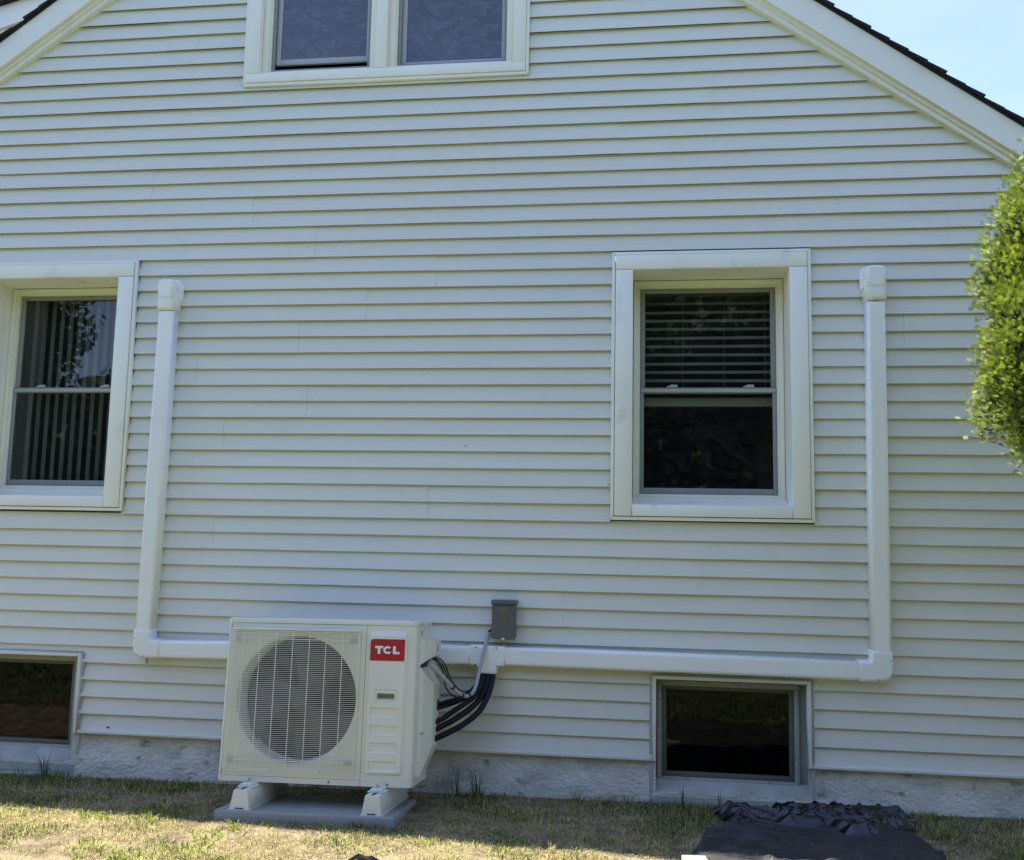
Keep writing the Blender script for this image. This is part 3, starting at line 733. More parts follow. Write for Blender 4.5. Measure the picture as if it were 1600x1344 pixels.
# service panel with pockets
def pocket_plate(mb, u0, u1, w0, w1, v, pockets, dep, hole=None):
    us = sorted({u0, u1}|{p for q in pockets for p in q[:2]}); ws = sorted({w0, w1}|{p for q in pockets for p in q[2:4]})
    for a, b in zip(us, us[1:]):
        for c, d in zip(ws, ws[1:]):
            if not any(q[0] <= a and b <= q[1] and q[2] <= c and d <= q[3] for q in pockets): mb.quad((a, v, c), (b, v, c), (b, v, d), (a, v, d))
    for q in pockets:
        a, b, c, d = q[:4]; dp = q[4] if len(q) > 4 else dep; e = min(.003, dp*.6)
        A = [(a, v, c), (b, v, c), (b, v, d), (a, v, d)]; Bq = [(a+e, v+dp, c+e*2), (b-e, v+dp, c+e*2), (b-e, v+dp, d-e), (a+e, v+dp, d-e)]
        mb.add(A+Bq, [(0, 1, 5, 4), (1, 2, 6, 5), (2, 3, 7, 6), (3, 0, 4, 7)])
        if hole and a <= hole[0] and hole[1] <= b and c <= hole[2] and hole[3] <= d:
            C = [(hole[0], v+dp, hole[2]), (hole[1], v+dp, hole[2]), (hole[1], v+dp, hole[3]), (hole[0], v+dp, hole[3])]
            mb.add(Bq+C, [(0, 1, 5, 4), (1, 2, 6, 5), (2, 3, 7, 6), (3, 0, 4, 7)])
        else: mb.add(Bq, [(0, 1, 2, 3)])
m_ = MB(); HS = (.849, .944, .4415, .471)
m_.quad((.7765, .0, 0), (.7765, .01, 0), (.7765, .01, .8205), (.7765, .0, .8205)); pocket_plate(m_, .7765, 1.012, .0, .8205, .0, [HS+(.035,)], .035)
m_.quad((1.012, 0, 0), (1.030, .003, 0), (1.030, .003, .8205), (1.012, 0, .8205)); serv = B(m_, 'service_panel', M['ac'])
S0, S1, T0, T1 = .797, .996, .060, .792
m_ = MB(); RB_ = [(.816, .968, .079, .129, .006), (.816, .968, .170, .220, .006), (.816, .968, .260, .308, .006), (.816, .968, .351, .398, .006)]
e0, e1, h0, h1 = S0+.008, S1-.008, T0+.010, T1-.028
pocket_plate(m_, e0, e1, h0, h1, -.0125, RB_+[(.837, .956, .435, .491, .003)], .005, HS)
ou = rounded([(S0-.002, T0-.002), (S1+.002, T0-.002), (S1+.002, T1+.002), (S0-.002, T1+.002)], [.022]*4, 4); iu = rounded([(e0, h0), (e1, h0), (e1, h1), (e0, h1)], [.0001]*4, 4)
N_ = len(ou); m_.add([(x, -.0002, z) for x, z in ou]+[(x, -.0125, z) for x, z in iu], [(i, (i+1) % N_, N_+(i+1) % N_, N_+i) for i in range(N_)], 0, True)
m_.build('ribbed_skin', M['ac'], serv)
m_ = MB(); m_.box(.8405, .9525, -.0135, -.0095, .439, .4415); m_.box(.8405, .9525, -.0135, -.0095, .471, .487); m_.box(.8405, .849, -.0135, -.0095, .4415, .471); m_.box(.944, .9525, -.0135, -.0095, .4415, .471)
m_.build('handle', M['ac'], serv)
# badge with letters
m_ = MB(); m_.outline(rounded([(.8025, .638), (.990, .638), (.990, .750), (.8025, .750)], [0, 0, 0, .020], 5), -.0145, -.012, 0); badge = m_.build('badge', M['red'], serv)
def poly(name, pts, par=badge):
    m_ = MB(); m_.outline(pts, -.0158, -.0140, 0); m_.build(name, M['white'], par)
hb, ht = .6735, .7145; th = .0125
x0_ = .829
poly('letter_t', [(x0_+.0145, hb), (x0_+.0285, hb), (x0_+.0285, ht-th), (x0_+.043, ht-th), (x0_+.043, ht), (x0_, ht), (x0_, ht-th), (x0_+.0145, ht-th)])
cx_, cz_ = .8975, (hb+ht)/2; ro, ri = .0225, .0100; cp = []
for k in range(17): a = R(42+k*(276/16)); cp.append((cx_+math.cos(a)*ro*1.05, cz_+math.sin(a)*(ro-.0015)))
ci = []
for k in range(17): a = R(318-k*(276/16)); ci.append((cx_+math.cos(a)*ri*1.15, cz_+math.sin(a)*ri*.95))
poly('letter_c', cp+ci)
xl_ = .9265
poly('letter_l', [(xl_, hb), (xl_+.035, hb), (xl_+.035, hb+th), (xl_+.0145, hb+th), (xl_+.0145, ht), (xl_, ht)])
for u in (.921, .177, .608):
    m_ = MB(); m_.tube([(u, -.003, .014), (u, .003, .014)], .005, 10); B(m_, 'screw', M['screw'])
for v in (.10, .30):
    m_ = MB(); m_.tube([(W_+.006, v, .832), (W_-.001, v, .832)], .004, 8); B(m_, 'screw', M['screw'])
# right-hand side: valve cover (hood above, long cover below)
def prism_vw(mb, pts, ufront, uback):
    """pts (v,w) polygon; u of the outer skin depends on v"""
    def uo(v): return W_+.002+(uback)*sstep(.085, .20, v)*1.0
    n = len(pts); vs = [(W_-.001, v, w_) for v, w_ in pts]+[(uo(v), v, w_) for v, w_ in pts]
    mb.add(vs, [(i, (i+1) % n, n+(i+1) % n, n+i) for i in range(n)]+[tuple(range(n, 2*n))])
m_ = MB(); m_.box(W_-.001, W_+.004, .075, .355, .045, .775); B(m_, 'side_panel', M['ac'])
def cover(name, wlo, whi, toplo, mm):
    # lofted cover: stations along v, each with bottom & top w, and outward u
    m_ = MB(); st_ = [(.092, 0), (.110, .018), (.205, .058), (.345, .062), (.352, .0)]
    vs = []
    for v, du in st_:
        t = du/.062
        bl, bh = wlo(t), whi(t)
        vs += [(W_+.003, v, bl-.0), (W_+.003+du, v, wlo(t)+(toplo if du > .03 else 0)), (W_+.003+du, v, bh), (W_+.003, v, whi(0))]
    n = len(st_)
    m_.add(vs, [(i*4+j, (i+1)*4+j, (i+1)*4+j+1, i*4+j+1) for i in range(n-1) for j in range(3)])
    return B(m_, name, mm)
cover('valve_cover', lambda t: .045, lambda t: .605-.095*t, .14, M['ac2'])
cover('cable_hood', lambda t: .615+.05*t, lambda t: .758-.018*t, .0, M['ac2'])
m_ = MB(); m_.box(W_+.003, W_+.006, .10, .34, .56, .66); B(m_, 'cable_opening', M['acdark'])
m_ = MB(); m_.rbox(W_+.060, W_+.0665, .245, .275, .685, .722, .002); B(m_, 'vent', M['sash_light'])
m_ = MB(); m_.rbox(W_+.014, W_+.030, .100, .135, .256, .266, .002); B(m_, 'grip_slot', M['sash_light'])
m_ = MB(); m_.rbox(W_+.0035, W_+.0055, .11, .19, .766, .803, .001); B(m_, 'side_vent_plate', M['ac2'])
for k in range(3):
    m_ = MB(); m_.rbox(W_+.064, W_+.0672, .285, .335, .38-k*.06, .425-k*.06, .001); B(m_, 'sticker', (M['screw'], M['riser'], M['riser'])[k])
# feet and bolts
for u in (.192, .885):
    m_ = MB(); m_.rbox(u-.045, u+.045, -.085, .43, -.0145, -.0095, .002); m_.box(u-.03, u+.03, -.004, .36, -.0095, .0); foot = B(m_, 'foot', M['riser'])
    m_ = MB(); m_.rbox(u-.030, u+.030, -.082, -.022, -.0095, .003, .003); m_.build('washer', M['riser'], foot)
    m_ = MB(); m_.tube([(u, -.050, .003), (u, -.050, .024)], .0055, 8); m_.tube([(u, -.050, .003), (u, -.050, .011)], .013, 6, smooth=False); m_.build('bolt', M['steel'], foot)

# ------------------------------------------------------------------ disconnect box
bx0, bx1, bz0, bz1 = -.837, -.700, .638, .855
dis = thing('disconnect_box', ((bx0+bx1)/2, 0, bz0), 'small dark grey electrical disconnect box on the siding above the duct tee', 'electrical box')
m_ = MB(); m_.rbox(bx0+.004, bx1-.004, -.082, .006, bz0+.006, bz1-.004, .003); P(m_, 'body', M['box'], dis)
m_ = MB(); m_.rbox(bx0-.004, bx1+.004, -.100, .002, bz1-.018, bz1+.004, .003); P(m_, 'hood', M['box'], dis)
m_ = MB(); m_.outline([(bx0, bz0), (bx1, bz0), (bx1, bz1-.0185), (bx0, bz1-.0185)], -.088, -.070, .002, seg=2)
cover_ = P(m_, 'door', M['box'], dis)
cx = (bx0+bx1)/2; m_ = MB(); zt, zb = bz1-.026, bz0+.085
A = [(cx-.030, zb), (cx+.030, zb), (cx+.044, zt), (cx-.044, zt)]; Bq = [(cx-.024, zb+.002), (cx+.024, zb+.002), (cx+.026, zt-.016), (cx-.026, zt-.016)]
m_.add([(x, -.0882, z) for x, z in A]+[(cx-.022, -.0884, zb+.006), (cx+.022, -.0884, zb+.006), (cx+.026, -.103, zt-.016), (cx-.026, -.103, zt-.016)], [(0, 1, 5, 4), (1, 2, 6, 5), (2, 3, 7, 6), (3, 0, 4, 7), (4, 5, 6, 7)])
P(m_, 'embossed_panel', M['box'], dis, cover_)
m_ = MB(); m_.rbox(cx-.008, cx+.008, -.094, -.085, bz0-.004, bz0+.008, .002); P(m_, 'lock_tab', M['riser'], dis)

# ------------------------------------------------------------------ conduit, cables and insulated pipes
def W(l): return [at(px, py, Y) for px, py, Y in l]
def hose(name, label, cat, pts, r, m_, grp=None, seg=10, extra=None):
    path = smooth_path(W(pts), 8); b = MB(); b.tube(path, r, seg)
    o = path[0]; root = thing(name, o, label, cat, grp)
    P(b, 'tube' if name != 'cable' else 'jacket', m_, root)
    if extra: extra(root, path)
    return root
def cond_extra(root, path):
    for i in (0, 1):
        pass
    b = MB(); b.tube([path[0]+Vector((.004, 0, .012)), path[0]+(path[2]-path[0]).normalized()*.03], .017, 12); P(b, 'connector', M['conduit'], root)
    b = MB(); b.tube([path[-1], path[-1]+(path[-3]-path[-1]).normalized()*.055], .018, 12); P(b, 'connector', M['conduit'], root)
    n = len(path)
    for f in (.50, .60, .70):
        i = int(n*f); b = MB(); d = (path[i+1]-path[i]).normalized()*.006; b.tube([path[i]-d, path[i]+d], .0133, 10); P(b, 'tape_band', M['cable'], root)
hose('conduit', 'grey flexible electrical conduit looping from the disconnect box to the heat pump', 'conduit',
     [(762.5, 992, -.055), (756, 1018, -.10), (749, 1048, -.15), (744, 1070, -.19), (738, 1083, -.22), (727, 1088, -.26), (713, 1080, -.31), (697, 1063, -.37), (682, 1047, -.41), (671, 1037, -.44)], .0105, M['conduit'], extra=cond_extra)
b = MB(); b.tube(smooth_path(W([(762, 990, -.05), (765, 986, -.035), (770, 984, -.02)])), .007, 8); o_ = at(765, 986, -.03)
rt = thing('cable', o_, 'short black lead entering the lower left corner of the disconnect box', 'cable'); P(b, 'jacket', M['cable'], rt)
G1 = 'black insulated pipes between the duct tee and the heat pump'
for i, (lab, pts, r) in enumerate((
    ('lowest thick black insulated pipe curving from the duct tee to the heat pump', [(771, 1048, -.05), (768, 1068, -.09), (761, 1090, -.15), (748, 1112, -.20), (727, 1130, -.25), (704, 1143, -.29), (683, 1153, -.31), (664, 1160, -.31)], .0165),
    ('second lowest black insulated pipe, tight above the lowest one', [(764, 1048, -.05), (760, 1070, -.10), (751, 1090, -.15), (736, 1106, -.20), (714, 1122, -.25), (694, 1133, -.28), (676, 1141, -.30), (660, 1146, -.31)], .0165),
    ('middle black insulated pipe straightening towards the heat pump', [(758, 1048, -.05), (752, 1070, -.12), (742, 1087, -.18), (727, 1099, -.22), (707, 1112, -.26), (690, 1124, -.29), (672, 1131, -.31), (658, 1133, -.31)], .0150),
    ('upper black insulated pipe running nearly level into the heat pump', [(756, 1048, -.04), (750, 1066, -.07), (738, 1083, -.10), (722, 1093, -.15), (702, 1101, -.21), (686, 1106, -.27), (670, 1110, -.30)], .0125),
    ('uppermost thin black insulated pipe beside the conduit bend', [(754, 1048, -.03), (746, 1066, -.06), (734, 1081, -.09), (716, 1091, -.14), (698, 1096, -.2), (684, 1100, -.27), (668, 1102, -.30)], .0105))):
    hose('insulated_pipe', lab, 'pipe', pts, r, M['rubber'], G1)
G2 = 'thin black cables looping from the heat pump hood'
for lab, pts in (
    ('outer thin black cable arching furthest right from the heat pump hood', [(678, 1028, -.40), (688, 1030, -.37), (696, 1040, -.34), (702, 1056, -.30), (710, 1070, -.26), (722, 1080, -.22), (736, 1078, -.18), (748, 1072, -.13), (762, 1064, -.09), (770, 1050, -.05)]),
    ('middle thin black cable dropping from the heat pump hood to the pipes', [(677, 1029, -.39), (686, 1033, -.37), (694, 1044, -.34), (699, 1058, -.31), (708, 1073, -.27), (721, 1085, -.23), (735, 1082, -.19), (745, 1075, -.14), (752, 1060, -.09), (757, 1048, -.05)]),
    ('inner thin black cable hanging in a low loop behind the conduit', [(676, 1029, -.38), (685, 1036, -.36), (692, 1048, -.33), (694, 1063, -.30), (698, 1077, -.27), (708, 1087, -.24), (722, 1091, -.20), (738, 1086, -.16), (752, 1078, -.12), (766, 1068, -.08), (773, 1048, -.04)])):
    hose('cable', lab, 'cable', pts, .0042, M['cable'], G2, 7)

# ------------------------------------------------------------------ black plastic and landscape fabric on the ground
def ridged(x, y, z=0):
    s_ = 0; a = 1; f = 1
    for k in range(4): s_ += a*(1-abs(nz1(x*f, y*f, z+k*7.3))*2.2); a *= .5; f *= 2.05
    return s_/1.9
def inside(p, poly_):
    x, y = p; c = False; n = len(poly_)
    for i in range(n):
        x1, y1 = poly_[i]; x2, y2 = poly_[(i+1) % n]
        if (y1 > y) != (y2 > y) and x < (x2-x1)*(y-y1)/(y2-y1)+x1: c = not c
    return c
def edist(p, poly_):
    d = 9; P0 = Vector(p)
    for i in range(len(poly_)):
        a, b = Vector(poly_[i]), Vector(poly_[(i+1) % len(poly_)]); t = max(0, min(1, (P0-a).dot(b-a)/(b-a).length_squared)); d = min(d, (P0-(a+(b-a)*t)).length)
    return d
def sheet(name, label, cat, poly_, hf, st, m_):
    xs_ = [p[0] for p in poly_]; ys_ = [p[1] for p in poly_]; mb = MB(); ids = {}; vs = []; fs = []
    nx_ = int((max(xs_)-min(xs_))/st)+2; ny_ = int((max(ys_)-min(ys_))/st)+2
    def vid(i, j):
        if (i, j) not in ids:
            x, y = min(xs_)+i*st, min(ys_)+j*st
            x += .012*nz1(x*9, y*9, 2); y += .012*nz1(x*9, y*9, 8)
            e = edist((x, y), poly_); ids[i, j] = len(vs); vs.append((x, y, gz(x, y)+hf(x, y, e)))
        return ids[i, j]
    for i in range(nx_):
        for j in range(ny_):
            if inside((min(xs_)+(i+.5)*st, min(ys_)+(j+.5)*st), poly_): fs.append((vid(i, j), vid(i+1, j), vid(i+1, j+1), vid(i, j+1)))
    mb.add(vs, fs, 0, False)
    c = (sum(xs_)/len(xs_), sum(ys_)/len(ys_), gz(sum(xs_)/len(xs_), sum(ys_)/len(ys_)))
    o = mb.build(name, m_, None, c); o.location = c; tag(o, label, cat)
    md = o.modifiers.new('thickness', 'SOLIDIFY'); md.thickness = .003; md.offset = -1
    return o
GP = lambda px, py: tuple(at(px, py, Z=-.215)[:2])
fab = [GP(1108, 1296), GP(1085, 1330), GP(1060, 1380), GP(1075, 1500), GP(1560, 1500), GP(1500, 1370), GP(1455, 1330), GP(1425, 1306), GP(1330, 1296), GP(1200, 1290)]
def hfab(x, y, e):
    f = .020*sstep(0, .05, e)
    f += .020*ridged(x*1.5+y*1.2, y*5.5-x*.4, 3)**2*sstep(0, .12, e)+.006*nz1(x*6, y*14)
    return f+.008+.016*max(0, 1-abs(nz1(x*1.1+y*.8, y*4.5, 21))*13)+.012*max(0, 1-abs(nz1(x*2.2-y, y*6.5+x, 31))*10)
sheet('landscape_fabric', 'charcoal woven landscape fabric laid flat with soft folds on the grass', 'fabric sheet', fab, hfab, .012, M['fabric'])
pla = [GP(1110, 1263), GP(1128, 1284), GP(1140, 1300), GP(1190, 1296), GP(1240, 1304), GP(1290, 1306), GP(1330, 1322), GP(1375, 1326), GP(1400, 1312), GP(1430, 1302), GP(1432, 1287), GP(1390, 1276), GP(1300, 1268), GP(1230, 1272), GP(1190, 1270), GP(1150, 1268)]
def hpla(x, y, e):
    k = sstep(0, .07, e)
    return .022+k*(.008+.050*max(0, 1-abs(nz1(x*3.4+nz1(x*3, y*3)*1.5+y*3, y*10+nz1(x*2.5, y*6, 4)*1.5, 11))*2.6)+.020*(1-abs(nz1(x*9+y*6, y*15-x*3, 2))*2.4)*sstep(.0, .1, e)) + .008*nz1(x*14, y*14, 6)
sheet('plastic_sheet', 'glossy black plastic sheeting bunched in a crumpled ridge against the foundation', 'plastic sheet', pla, hpla, .008, M['plastic'])
# pale block at the fabric's left corner, black rubber edge in the sunlit grass
c = at(1086, 1352, Z=-.205); m_ = MB(); m_.rbox(-.055, .055, -.04, .04, -.03, .032, .006); o = m_.build('stone_block', M['stone']); o.location = c; o.rotation_euler = (0, 0, .12)
tag(o, 'pale stone block weighing down the left corner of the fabric', 'stone')
c = at(566, 1362, Z=-.20); b = MB()
vs = []; NA = 24
for i, (r, z) in enumerate(((.0, .060), (.05, .058), (.09, .045), (.115, .015), (.12, -.02))):
    for k in range(NA): a = 2*math.pi*k/NA; vs.append((math.cos(a)*r*.8, math.sin(a)*r*.6, z+.006*math.sin(3*a+i)*(i > 0)))
b.add(vs, [(i*NA+k, (i+1)*NA+k, (i+1)*NA+(k+1) % NA, i*NA+(k+1) % NA) for i in range(4) for k in range(NA)], 0, True)
o = b.build('black_bag', M['plastic']); o.location = c; tag(o, 'small rounded black plastic bag in the sunlit grass at the bottom', 'bag')

# ------------------------------------------------------------------ grass
from mathutils.bvhtree import BVHTree
def blades(name, label, n, xr, yr, hmean, hvar, wd, mats, probs, dens=None, lean=.9, big=None):
    x = rng.uniform(*xr, n*2); y = rng.uniform(*yr, n*2)
    if dens is not None:
        d = np.array([dens(a, b_) for a, b_ in zip(x, y)]); k = rng.random(n*2) < d; x, y = x[k][:n], y[k][:n]
    else: x, y = x[:n], y[:n]
    # keep out of pad and sheets
    keep = np.ones(len(x), bool)
    for i in range(len(x)):
        if .30 < x[i] < 2.0 and y[i] < 0 and (inside((x[i], y[i]), fab) and edist((x[i], y[i]), fab) > .02 or inside((x[i], y[i]), pla) and edist((x[i], y[i]), pla) > .01): keep[i] = False
        elif -2.17 < x[i] < -1.16 and -.795 < y[i] < -.24: keep[i] = False
    x, y = x[keep], y[keep]; n = len(x)
    z = np.array([gz(a, b_) for a, b_ in zip(x, y)])
    hn = np.array([1+.9*nz1(a*3, b_*3, 5) for a, b_ in zip(x, y)])
    h = np.clip(rng.normal(hmean, hvar, n), hmean*.3, hmean*3)*np.clip(hn, .35, 2)
    an = rng.uniform(0, 2*np.pi, n); ln = rng.normal(0, lean, n); la = rng.uniform(0, 2*np.pi, n)
    wx, wy = np.cos(an)*wd*.5, np.sin(an)*wd*.5
    lx, ly = np.cos(la)*h*ln, np.sin(la)*h*ln
    V = np.empty((n, 5, 3))
    V[:, 0] = np.stack([x-wx, y-wy, z-.004], 1); V[:, 1] = np.stack([x+wx, y+wy, z-.004], 1)
    V[:, 2] = np.stack([x-wx*.8+lx*.35, y-wy*.8+ly*.35, z+h*.55], 1); V[:, 3] = np.stack([x+wx*.8+lx*.35, y+wy*.8+ly*.35, z+h*.55], 1)
    V[:, 4] = np.stack([x+lx, y+ly, z+h*np.clip(1-.35*np.abs(ln), .15, 1)], 1)
    me = bpy.data.meshes.new(name); me.vertices.add(n*5); me.vertices.foreach_set('co', V.ravel())
    b0 = np.arange(n)[:, None]*5
    loops = np.concatenate([b0+np.array([[0, 1, 3, 2]]), b0+np.array([[2, 3, 4]])], 1)
    me.loops.add(n*7); me.loops.foreach_set('vertex_index', loops.ravel())
    me.polygons.add(n*2); ls = np.stack([np.arange(n)*7, np.arange(n)*7+4], 1).ravel(); me.polygons.foreach_set('loop_start', ls)
    mi = np.repeat(rng.choice(len(mats), n, p=probs), 2).astype(np.int32)
    for m_ in mats: me.materials.append(m_)
    me.polygons.foreach_set('material_index', mi); me.update(calc_edges=True); me.validate()
    o = bpy.data.objects.new(name, me); col.objects.link(o); tag(o, label, 'grass', kind='stuff'); return o
def d_dry(a, b_): return (.22+.9*max(0, nz1(a*2.1, b_*2.6, 1)+.30))*(.55+.45*sstep(-.3, -.9, b_))  # straw thinned near the wall to darken the house-shadow strip
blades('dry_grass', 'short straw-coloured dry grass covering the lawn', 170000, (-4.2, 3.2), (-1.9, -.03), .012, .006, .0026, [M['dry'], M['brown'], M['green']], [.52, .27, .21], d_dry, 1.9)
blades('lawn_grass', 'greener lawn grass stretching away from the house', 110000, (-9, 8), (-8.5, -1.8), .028, .008, .008, [M['dgreen'], M['green'], M['dry']], [.62, .30, .08], None, .9)
def d_green(a, b_):  # green gathers at the wall, which also darkens the shaded strip
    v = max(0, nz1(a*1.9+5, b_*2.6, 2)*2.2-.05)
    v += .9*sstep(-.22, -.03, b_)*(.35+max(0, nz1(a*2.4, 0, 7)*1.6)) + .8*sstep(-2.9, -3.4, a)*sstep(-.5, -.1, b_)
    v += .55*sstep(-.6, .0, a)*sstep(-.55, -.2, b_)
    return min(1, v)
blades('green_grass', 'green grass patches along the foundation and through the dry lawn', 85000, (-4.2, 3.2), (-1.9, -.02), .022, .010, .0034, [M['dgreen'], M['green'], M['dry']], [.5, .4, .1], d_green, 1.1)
def d_weed(a, b_):
    return 1.0 if nz1(a*4.2, b_*5.5, 12) > .22 else .02
blades('lawn_weeds', 'bright green weed patches in the sunlit dry lawn', 22000, (-4.2, 3.2), (-1.9, -.5), .020, .008, .0062, [M['green'], M['dgreen']], [.85, .15], d_weed, 1.3)
# broadleaf tufts and tall wisps that stand alone
def tuft(px, py, Z, n, h, sp, label, m_, wd=.004, name='grass_tuft', grp='grass tufts'):
    c = at(px, py, Z=Z); c[2] = gz(c[0], c[1]); c[1] = min(c[1], -.035)
    root = thing(name, c, label, 'grass tuft', grp); b = MB()
    for i in range(n):
        a = rs.uniform(0, 6.28); r = sp*.35*rs.random(); hh = h*rs.uniform(.5, 1.1); l = rs.uniform(.1, 1)*sp
        p = Vector((c[0]+math.cos(a)*r, min(c[1]+math.sin(a)*r, -.01), c[2]-.004)); q = p+Vector((math.cos(a)*l*.35, min(math.sin(a)*l*.35, .01), hh*.65)); t = p+Vector((math.cos(a)*l, min(math.sin(a)*l, .02), hh))
        for v_ in (q, t): v_.y = min(v_.y, -.012)
        d = Vector((math.cos(a+1.6), math.sin(a+1.6), 0))*wd*.5
        b.add([p-d, p+d, q+d*.8, q-d*.8, t], [(0, 1, 2, 3), (3, 2, 4)])
    P(b, 'leaves', m_, root)
TF = 'tall thin grass wisps rising against the foundation'
for a_ in ((68, 1215, -.27, 26, .17, .10, TF+' at the far left', M['dgreen']), (28, 1214, -.27, 10, .08, .07, 'low dark tuft at the far left corner of the foundation', M['dgreen']),
           (168, 1222, -.265, 12, .06, .06, 'low dark tuft left of the heat pump at the foundation', M['dgreen']),
           (716, 1240, -.25, 14, .20, .10, TF+' just right of the heat pump', M['dgreen']), (748, 1242, -.25, 16, .17, .12, TF+', second right of the heat pump', M['dgreen']),
           (905, 1250, -.245, 18, .07, .10, 'low green tuft at the foundation midway under the duct', M['green']), (980, 1254, -.24, 14, .07, .08, 'low green tuft left of the right basement window', M['green']),
           (1068, 1258, -.238, 5, .12, .03, 'few thin stems under the right basement window, left side', M['dgreen']), (1124, 1262, -.236, 5, .12, .03, 'few thin stems behind the plastic sheet left end', M['dgreen']),
           (1312, 1272, -.23, 10, .09, .07, 'thin stems behind the middle of the plastic sheet', M['dgreen']), (1402, 1277, -.228, 14, .08, .12, 'thin stems behind the right end of the plastic sheet', M['dgreen']),
           (1450, 1282, -.225, 16, .07, .12, 'green tuft just right of the plastic sheet', M['green']), (1545, 1288, -.222, 16, .06, .12, 'green tuft at the foundation near the right edge', M['green'])):
    tuft(*a_)
for a_ in ((185, 1340, -.22, 40, .05, .07, 'yellow-green broad tuft in the sunlit lawn at the bottom left', M['green'], .008), (235, 1278, -.22, 22, .06, .06, 'sunlit tuft on the shadow edge left of the pad', M['green'], .006),
           (368, 1290, -.22, 26, .05, .08, 'sunlit weeds in front of the left end of the pad', M['green'], .007), (120, 1332, -.22, 24, .035, .07, 'low sunlit tuft, leftmost on the lawn', M['green'], .008),
           (352, 1338, -.22, 30, .04, .08, 'low sunlit tuft below the left riser', M['green'], .008), (655, 1318, -.22, 20, .05, .06, 'tuft on the shadow edge below the right end of the pad', M['dry'], .005),
           (860, 1330, -.22, 18, .05, .06, 'dry tuft on the shadow edge right of the pad', M['dry'], .005)):
    tuft(*a_)

# ------------------------------------------------------------------ arborvitae at the right edge
arb = thing('arborvitae', (2.55, -1.15, gz(2.5, -1.1)), 'bright yellow-green arborvitae with feathery sprays at the right edge', 'tree')
m_ = MB(); m_.tube([(2.55, -1.15, -.3), (2.56, -1.14, .8), (2.53, -1.16, 1.9), (2.5, -1.15, 3.6)], [.07, .06, .045, .015], 10); P(m_, 'trunk', M['bark'], arb)
def pl(px, py, Y): v = at(px, py, Y); return Vector(v)
PL = []   # plumes: centre, radii
for (px, py, Y, rx, rz) in ((1668, 360, -1.2, .23, .40), (1604, 440, -1.15, .17, .20), (1612, 380, -1.2, .17, .17), (1608, 530, -1.25, .17, .24), (1606, 620, -1.2, .215, .20), (1622, 650, -1.15, .19, .14), (1650, 580, -1.3, .25, .4), (1690, 430, -1.1, .35, .7), (1700, 620, -1.0, .34, .42)):
    PL.append((pl(px, py, Y), rx, rz))
PL += [(Vector((2.5, -1.1, 1.3)), .30, .6), (Vector((2.6, -1.2, .7)), .34, .5), (Vector((2.55, -1.1, .2)), .32, .4), (Vector((2.62, -1.15, 3.2)), .30, .5), (Vector((2.85, -1.0, 2.2)), .42, 1.0), (Vector((2.9, -1.3, 1.0)), .36, .8)]
def foliage_mesh(name, plumes, per, size, mats, parent, root):
    vs = []; fs = []; mi = []
    for (c, rx, rz) in plumes:
        n = int(per*rx*rz/.06); nc = max(12, int(n/75)); cl = []
        for q in range(nc):
            e = Vector((rs.gauss(0, 1), rs.gauss(0, 1), rs.gauss(0, 1))).normalized()
            cl.append((c+Vector((e.x*rx, e.y*rx, e.z*rz))*rs.uniform(.74, 1.0)*(1+.20*nz1(e.x*3+c.x*5, e.y*3, e.z*4)), e, rs.uniform(.05, .105)))
        for i in range(n):
            if rs.random() < .12:
                d = Vector((rs.gauss(0, 1), rs.gauss(0, 1), rs.gauss(0, 1))).normalized(); rad = .3+.4*rs.random(); p = c+Vector((d.x*rx, d.y*rx, d.z*rz))*rad
            else:
                cc, e, cr = cl[i % nc]; d = Vector((rs.gauss(0, 1), rs.gauss(0, 1), rs.gauss(0, 1))).normalized()
                p = cc+Vector((d.x, d.y, d.z*1.7))*cr*rs.random()**.4; rad = .95 if d.dot(e)+.5*d.z > -.25 else .6; d = (d+e).normalized()
            out = (Vector((d.x, d.y, .55+d.z*.4))+Vector((rs.gauss(0, .35), rs.gauss(0, .35), rs.gauss(0, .3)))).normalized()
            side = out.cross(Vector((rs.gauss(0, 1), rs.gauss(0, 1), rs.gauss(0, 1)))).normalized()
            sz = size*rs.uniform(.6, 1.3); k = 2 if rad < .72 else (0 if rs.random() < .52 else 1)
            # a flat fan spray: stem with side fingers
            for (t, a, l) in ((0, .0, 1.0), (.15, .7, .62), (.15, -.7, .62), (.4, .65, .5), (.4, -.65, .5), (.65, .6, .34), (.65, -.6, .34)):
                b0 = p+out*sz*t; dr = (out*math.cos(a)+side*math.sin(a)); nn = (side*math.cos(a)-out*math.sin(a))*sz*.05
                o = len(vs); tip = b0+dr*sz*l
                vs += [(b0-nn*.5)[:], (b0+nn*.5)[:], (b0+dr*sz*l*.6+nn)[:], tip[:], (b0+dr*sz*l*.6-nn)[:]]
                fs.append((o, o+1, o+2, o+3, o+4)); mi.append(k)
    b = MB(); b.v = vs; b.f = fs; b.m = mi; b.sm = [False]*len(fs)
    return P(b, name, mats, root)
foliage_mesh('foliage', PL, 4600, .029, [M['yleaf'], M['mleaf'], M['dleaf']], arb, arb)

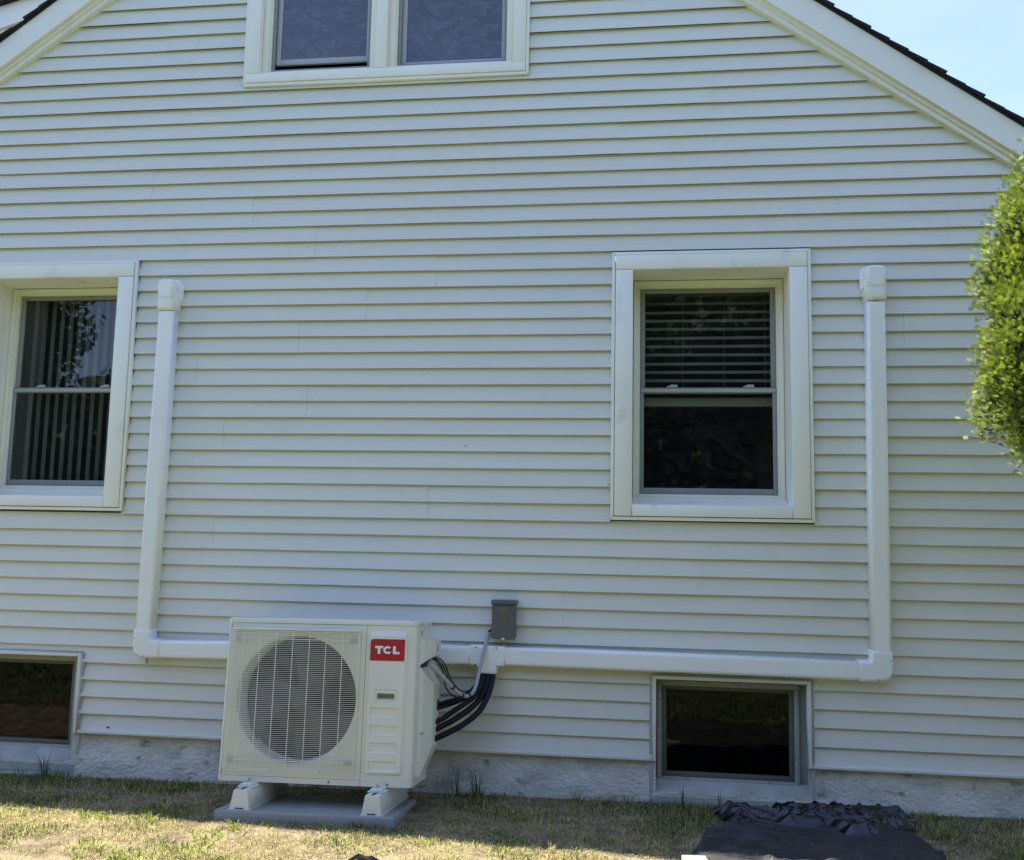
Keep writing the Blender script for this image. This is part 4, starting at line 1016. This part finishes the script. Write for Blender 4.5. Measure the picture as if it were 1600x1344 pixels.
# ------------------------------------------------------------------ trees across the lawn, mirrored in the panes
def shade_tree(x, y, h, r, label, ls=.12, dn=3000):
    g = -.38; t = thing('shade_tree', (x, y, g), label, 'tree', 'trees mirrored in the window panes')
    b = MB(); b.tube([(x, y, g-.2), (x+.1, y, g+h*.3), (x-.1, y+.1, g+h*.75)], [.028*h, .02*h, .008*h], 10)
    for k in range(7):
        a = k*2.4; z0_ = g+h*(.28+.07*k); b.tube([(x, y, z0_), (x+math.cos(a)*r*.5, y+math.sin(a)*r*.5, z0_+h*.10), (x+math.cos(a)*r*.85, y+math.sin(a)*r*.85, z0_+h*.16)], [.009*h, .005*h, .002*h], 6)
    P(b, 'trunk', M['bark'], t)
    vs = []; fs = []; mi = []
    n = int(dn*(r/3)**2)
    for i in range(n):
        d = Vector((rs.gauss(0, 1), rs.gauss(0, 1), rs.gauss(0, 1))).normalized(); rad = rs.random()**.3
        lump = 1+.35*nz1(d.x*2.2+x, d.y*2.2+y, d.z*2.2)
        p = Vector((x, y, g+h*(.56 if h > 11 else .70)))+Vector((d.x*r, d.y*r, d.z*h*(.34 if h > 11 else .24)))*rad*lump
        for q in range(3):
            c = p+Vector((rs.gauss(0, .12), rs.gauss(0, .12), rs.gauss(0, .12))); a = Vector((rs.gauss(0, 1), rs.gauss(0, 1), rs.gauss(0, .6))).normalized()*ls; bb = a.cross(Vector((rs.gauss(0, 1), rs.gauss(0, 1), rs.gauss(0, 1)))).normalized()*ls*.75
            o = len(vs); vs += [(c-a)[:], (c+bb)[:], (c+a)[:], (c-bb)[:]]; fs.append((o, o+1, o+2, o+3)); mi.append(rs.random() < .35)
    b = MB(); b.v = vs; b.f = fs; b.m = [int(k) for k in mi]; b.sm = [False]*len(fs); P(b, 'crown', [M['leaf'], M['leaf2']], t)
for (x, y, h, r, lab) in ((2.4, -13.5, 8.6, 3.3, 'leafy tree straight across the lawn, mirrored in the middle window'), (-3.2, -14.5, 8.0, 3.1, 'leafy tree mirrored between the left and middle windows'), (8.2, -14, 8.4, 3.2, 'leafy tree right of the one facing the middle window'),
                          (-16.2, -13.5, 11.5, 3.2, 'dark tall tree mirrored in the left window'), (-7.2, -16, 6.4, 2.4, 'smaller rounded tree just right of the sky gap in the left window'), (-21.5, -16, 9, 3.6, 'leafy tree farthest left across the lawn'), (14.5, -16, 9, 3.8, 'leafy tree farthest right across the lawn')):
    shade_tree(x, y, h, r, lab, .085, 11000 if h > 11 else 6500)
hb_ = MB(); nh = 90
hv = [(-48+i, -27.7, -.5) for i in range(nh+1)]+[(-48+i, -27.7+.6*nz1(i*.7, 2), (6.8 if -48+i < -12 else 8.8)+1.2*nz1((-48+i)*.35, 3)) for i in range(nh+1)]
hb_.add(hv, [(i, i+1, nh+2+i, nh+1+i) for i in range(nh)])
t = thing('hedge', (0, -27, -.4), 'tall dark hedge closing the far side of the lawn, mirrored in the panes', 'hedge')  # added out of view to hide bright low sky in the panes
vs_ = []; fs_ = []; mi_ = []
for i in range(42000):
    x = rs.uniform(-48, 42); z = -.4+rs.random()*((7.6 if x < -12 else 10.0)+1.4*nz1(x*.35, 3)); y = -27+rs.uniform(-.6, .6)+.5*nz1(x, z)
    c = Vector((x, y, z)); a = Vector((rs.gauss(0, 1), rs.gauss(0, 1), rs.gauss(0, 1))).normalized()*.22; bb = a.cross(Vector((rs.gauss(0, 1), rs.gauss(0, 1), rs.gauss(0, 1)))).normalized()*.17
    o = len(vs_); vs_ += [(c-a)[:], (c+bb)[:], (c+a)[:], (c-bb)[:]]; fs_.append((o, o+1, o+2, o+3)); mi_.append(int(rs.random() < .3))
b = MB(); b.v = vs_; b.f = fs_; b.m = mi_; b.sm = [False]*len(fs_); P(b, 'foliage', [M['leaf'], M['leaf2']], t)
P(hb_, 'inner_branches', M['leaf'], t)  # solid sheet added behind the leaves to stop sky showing through
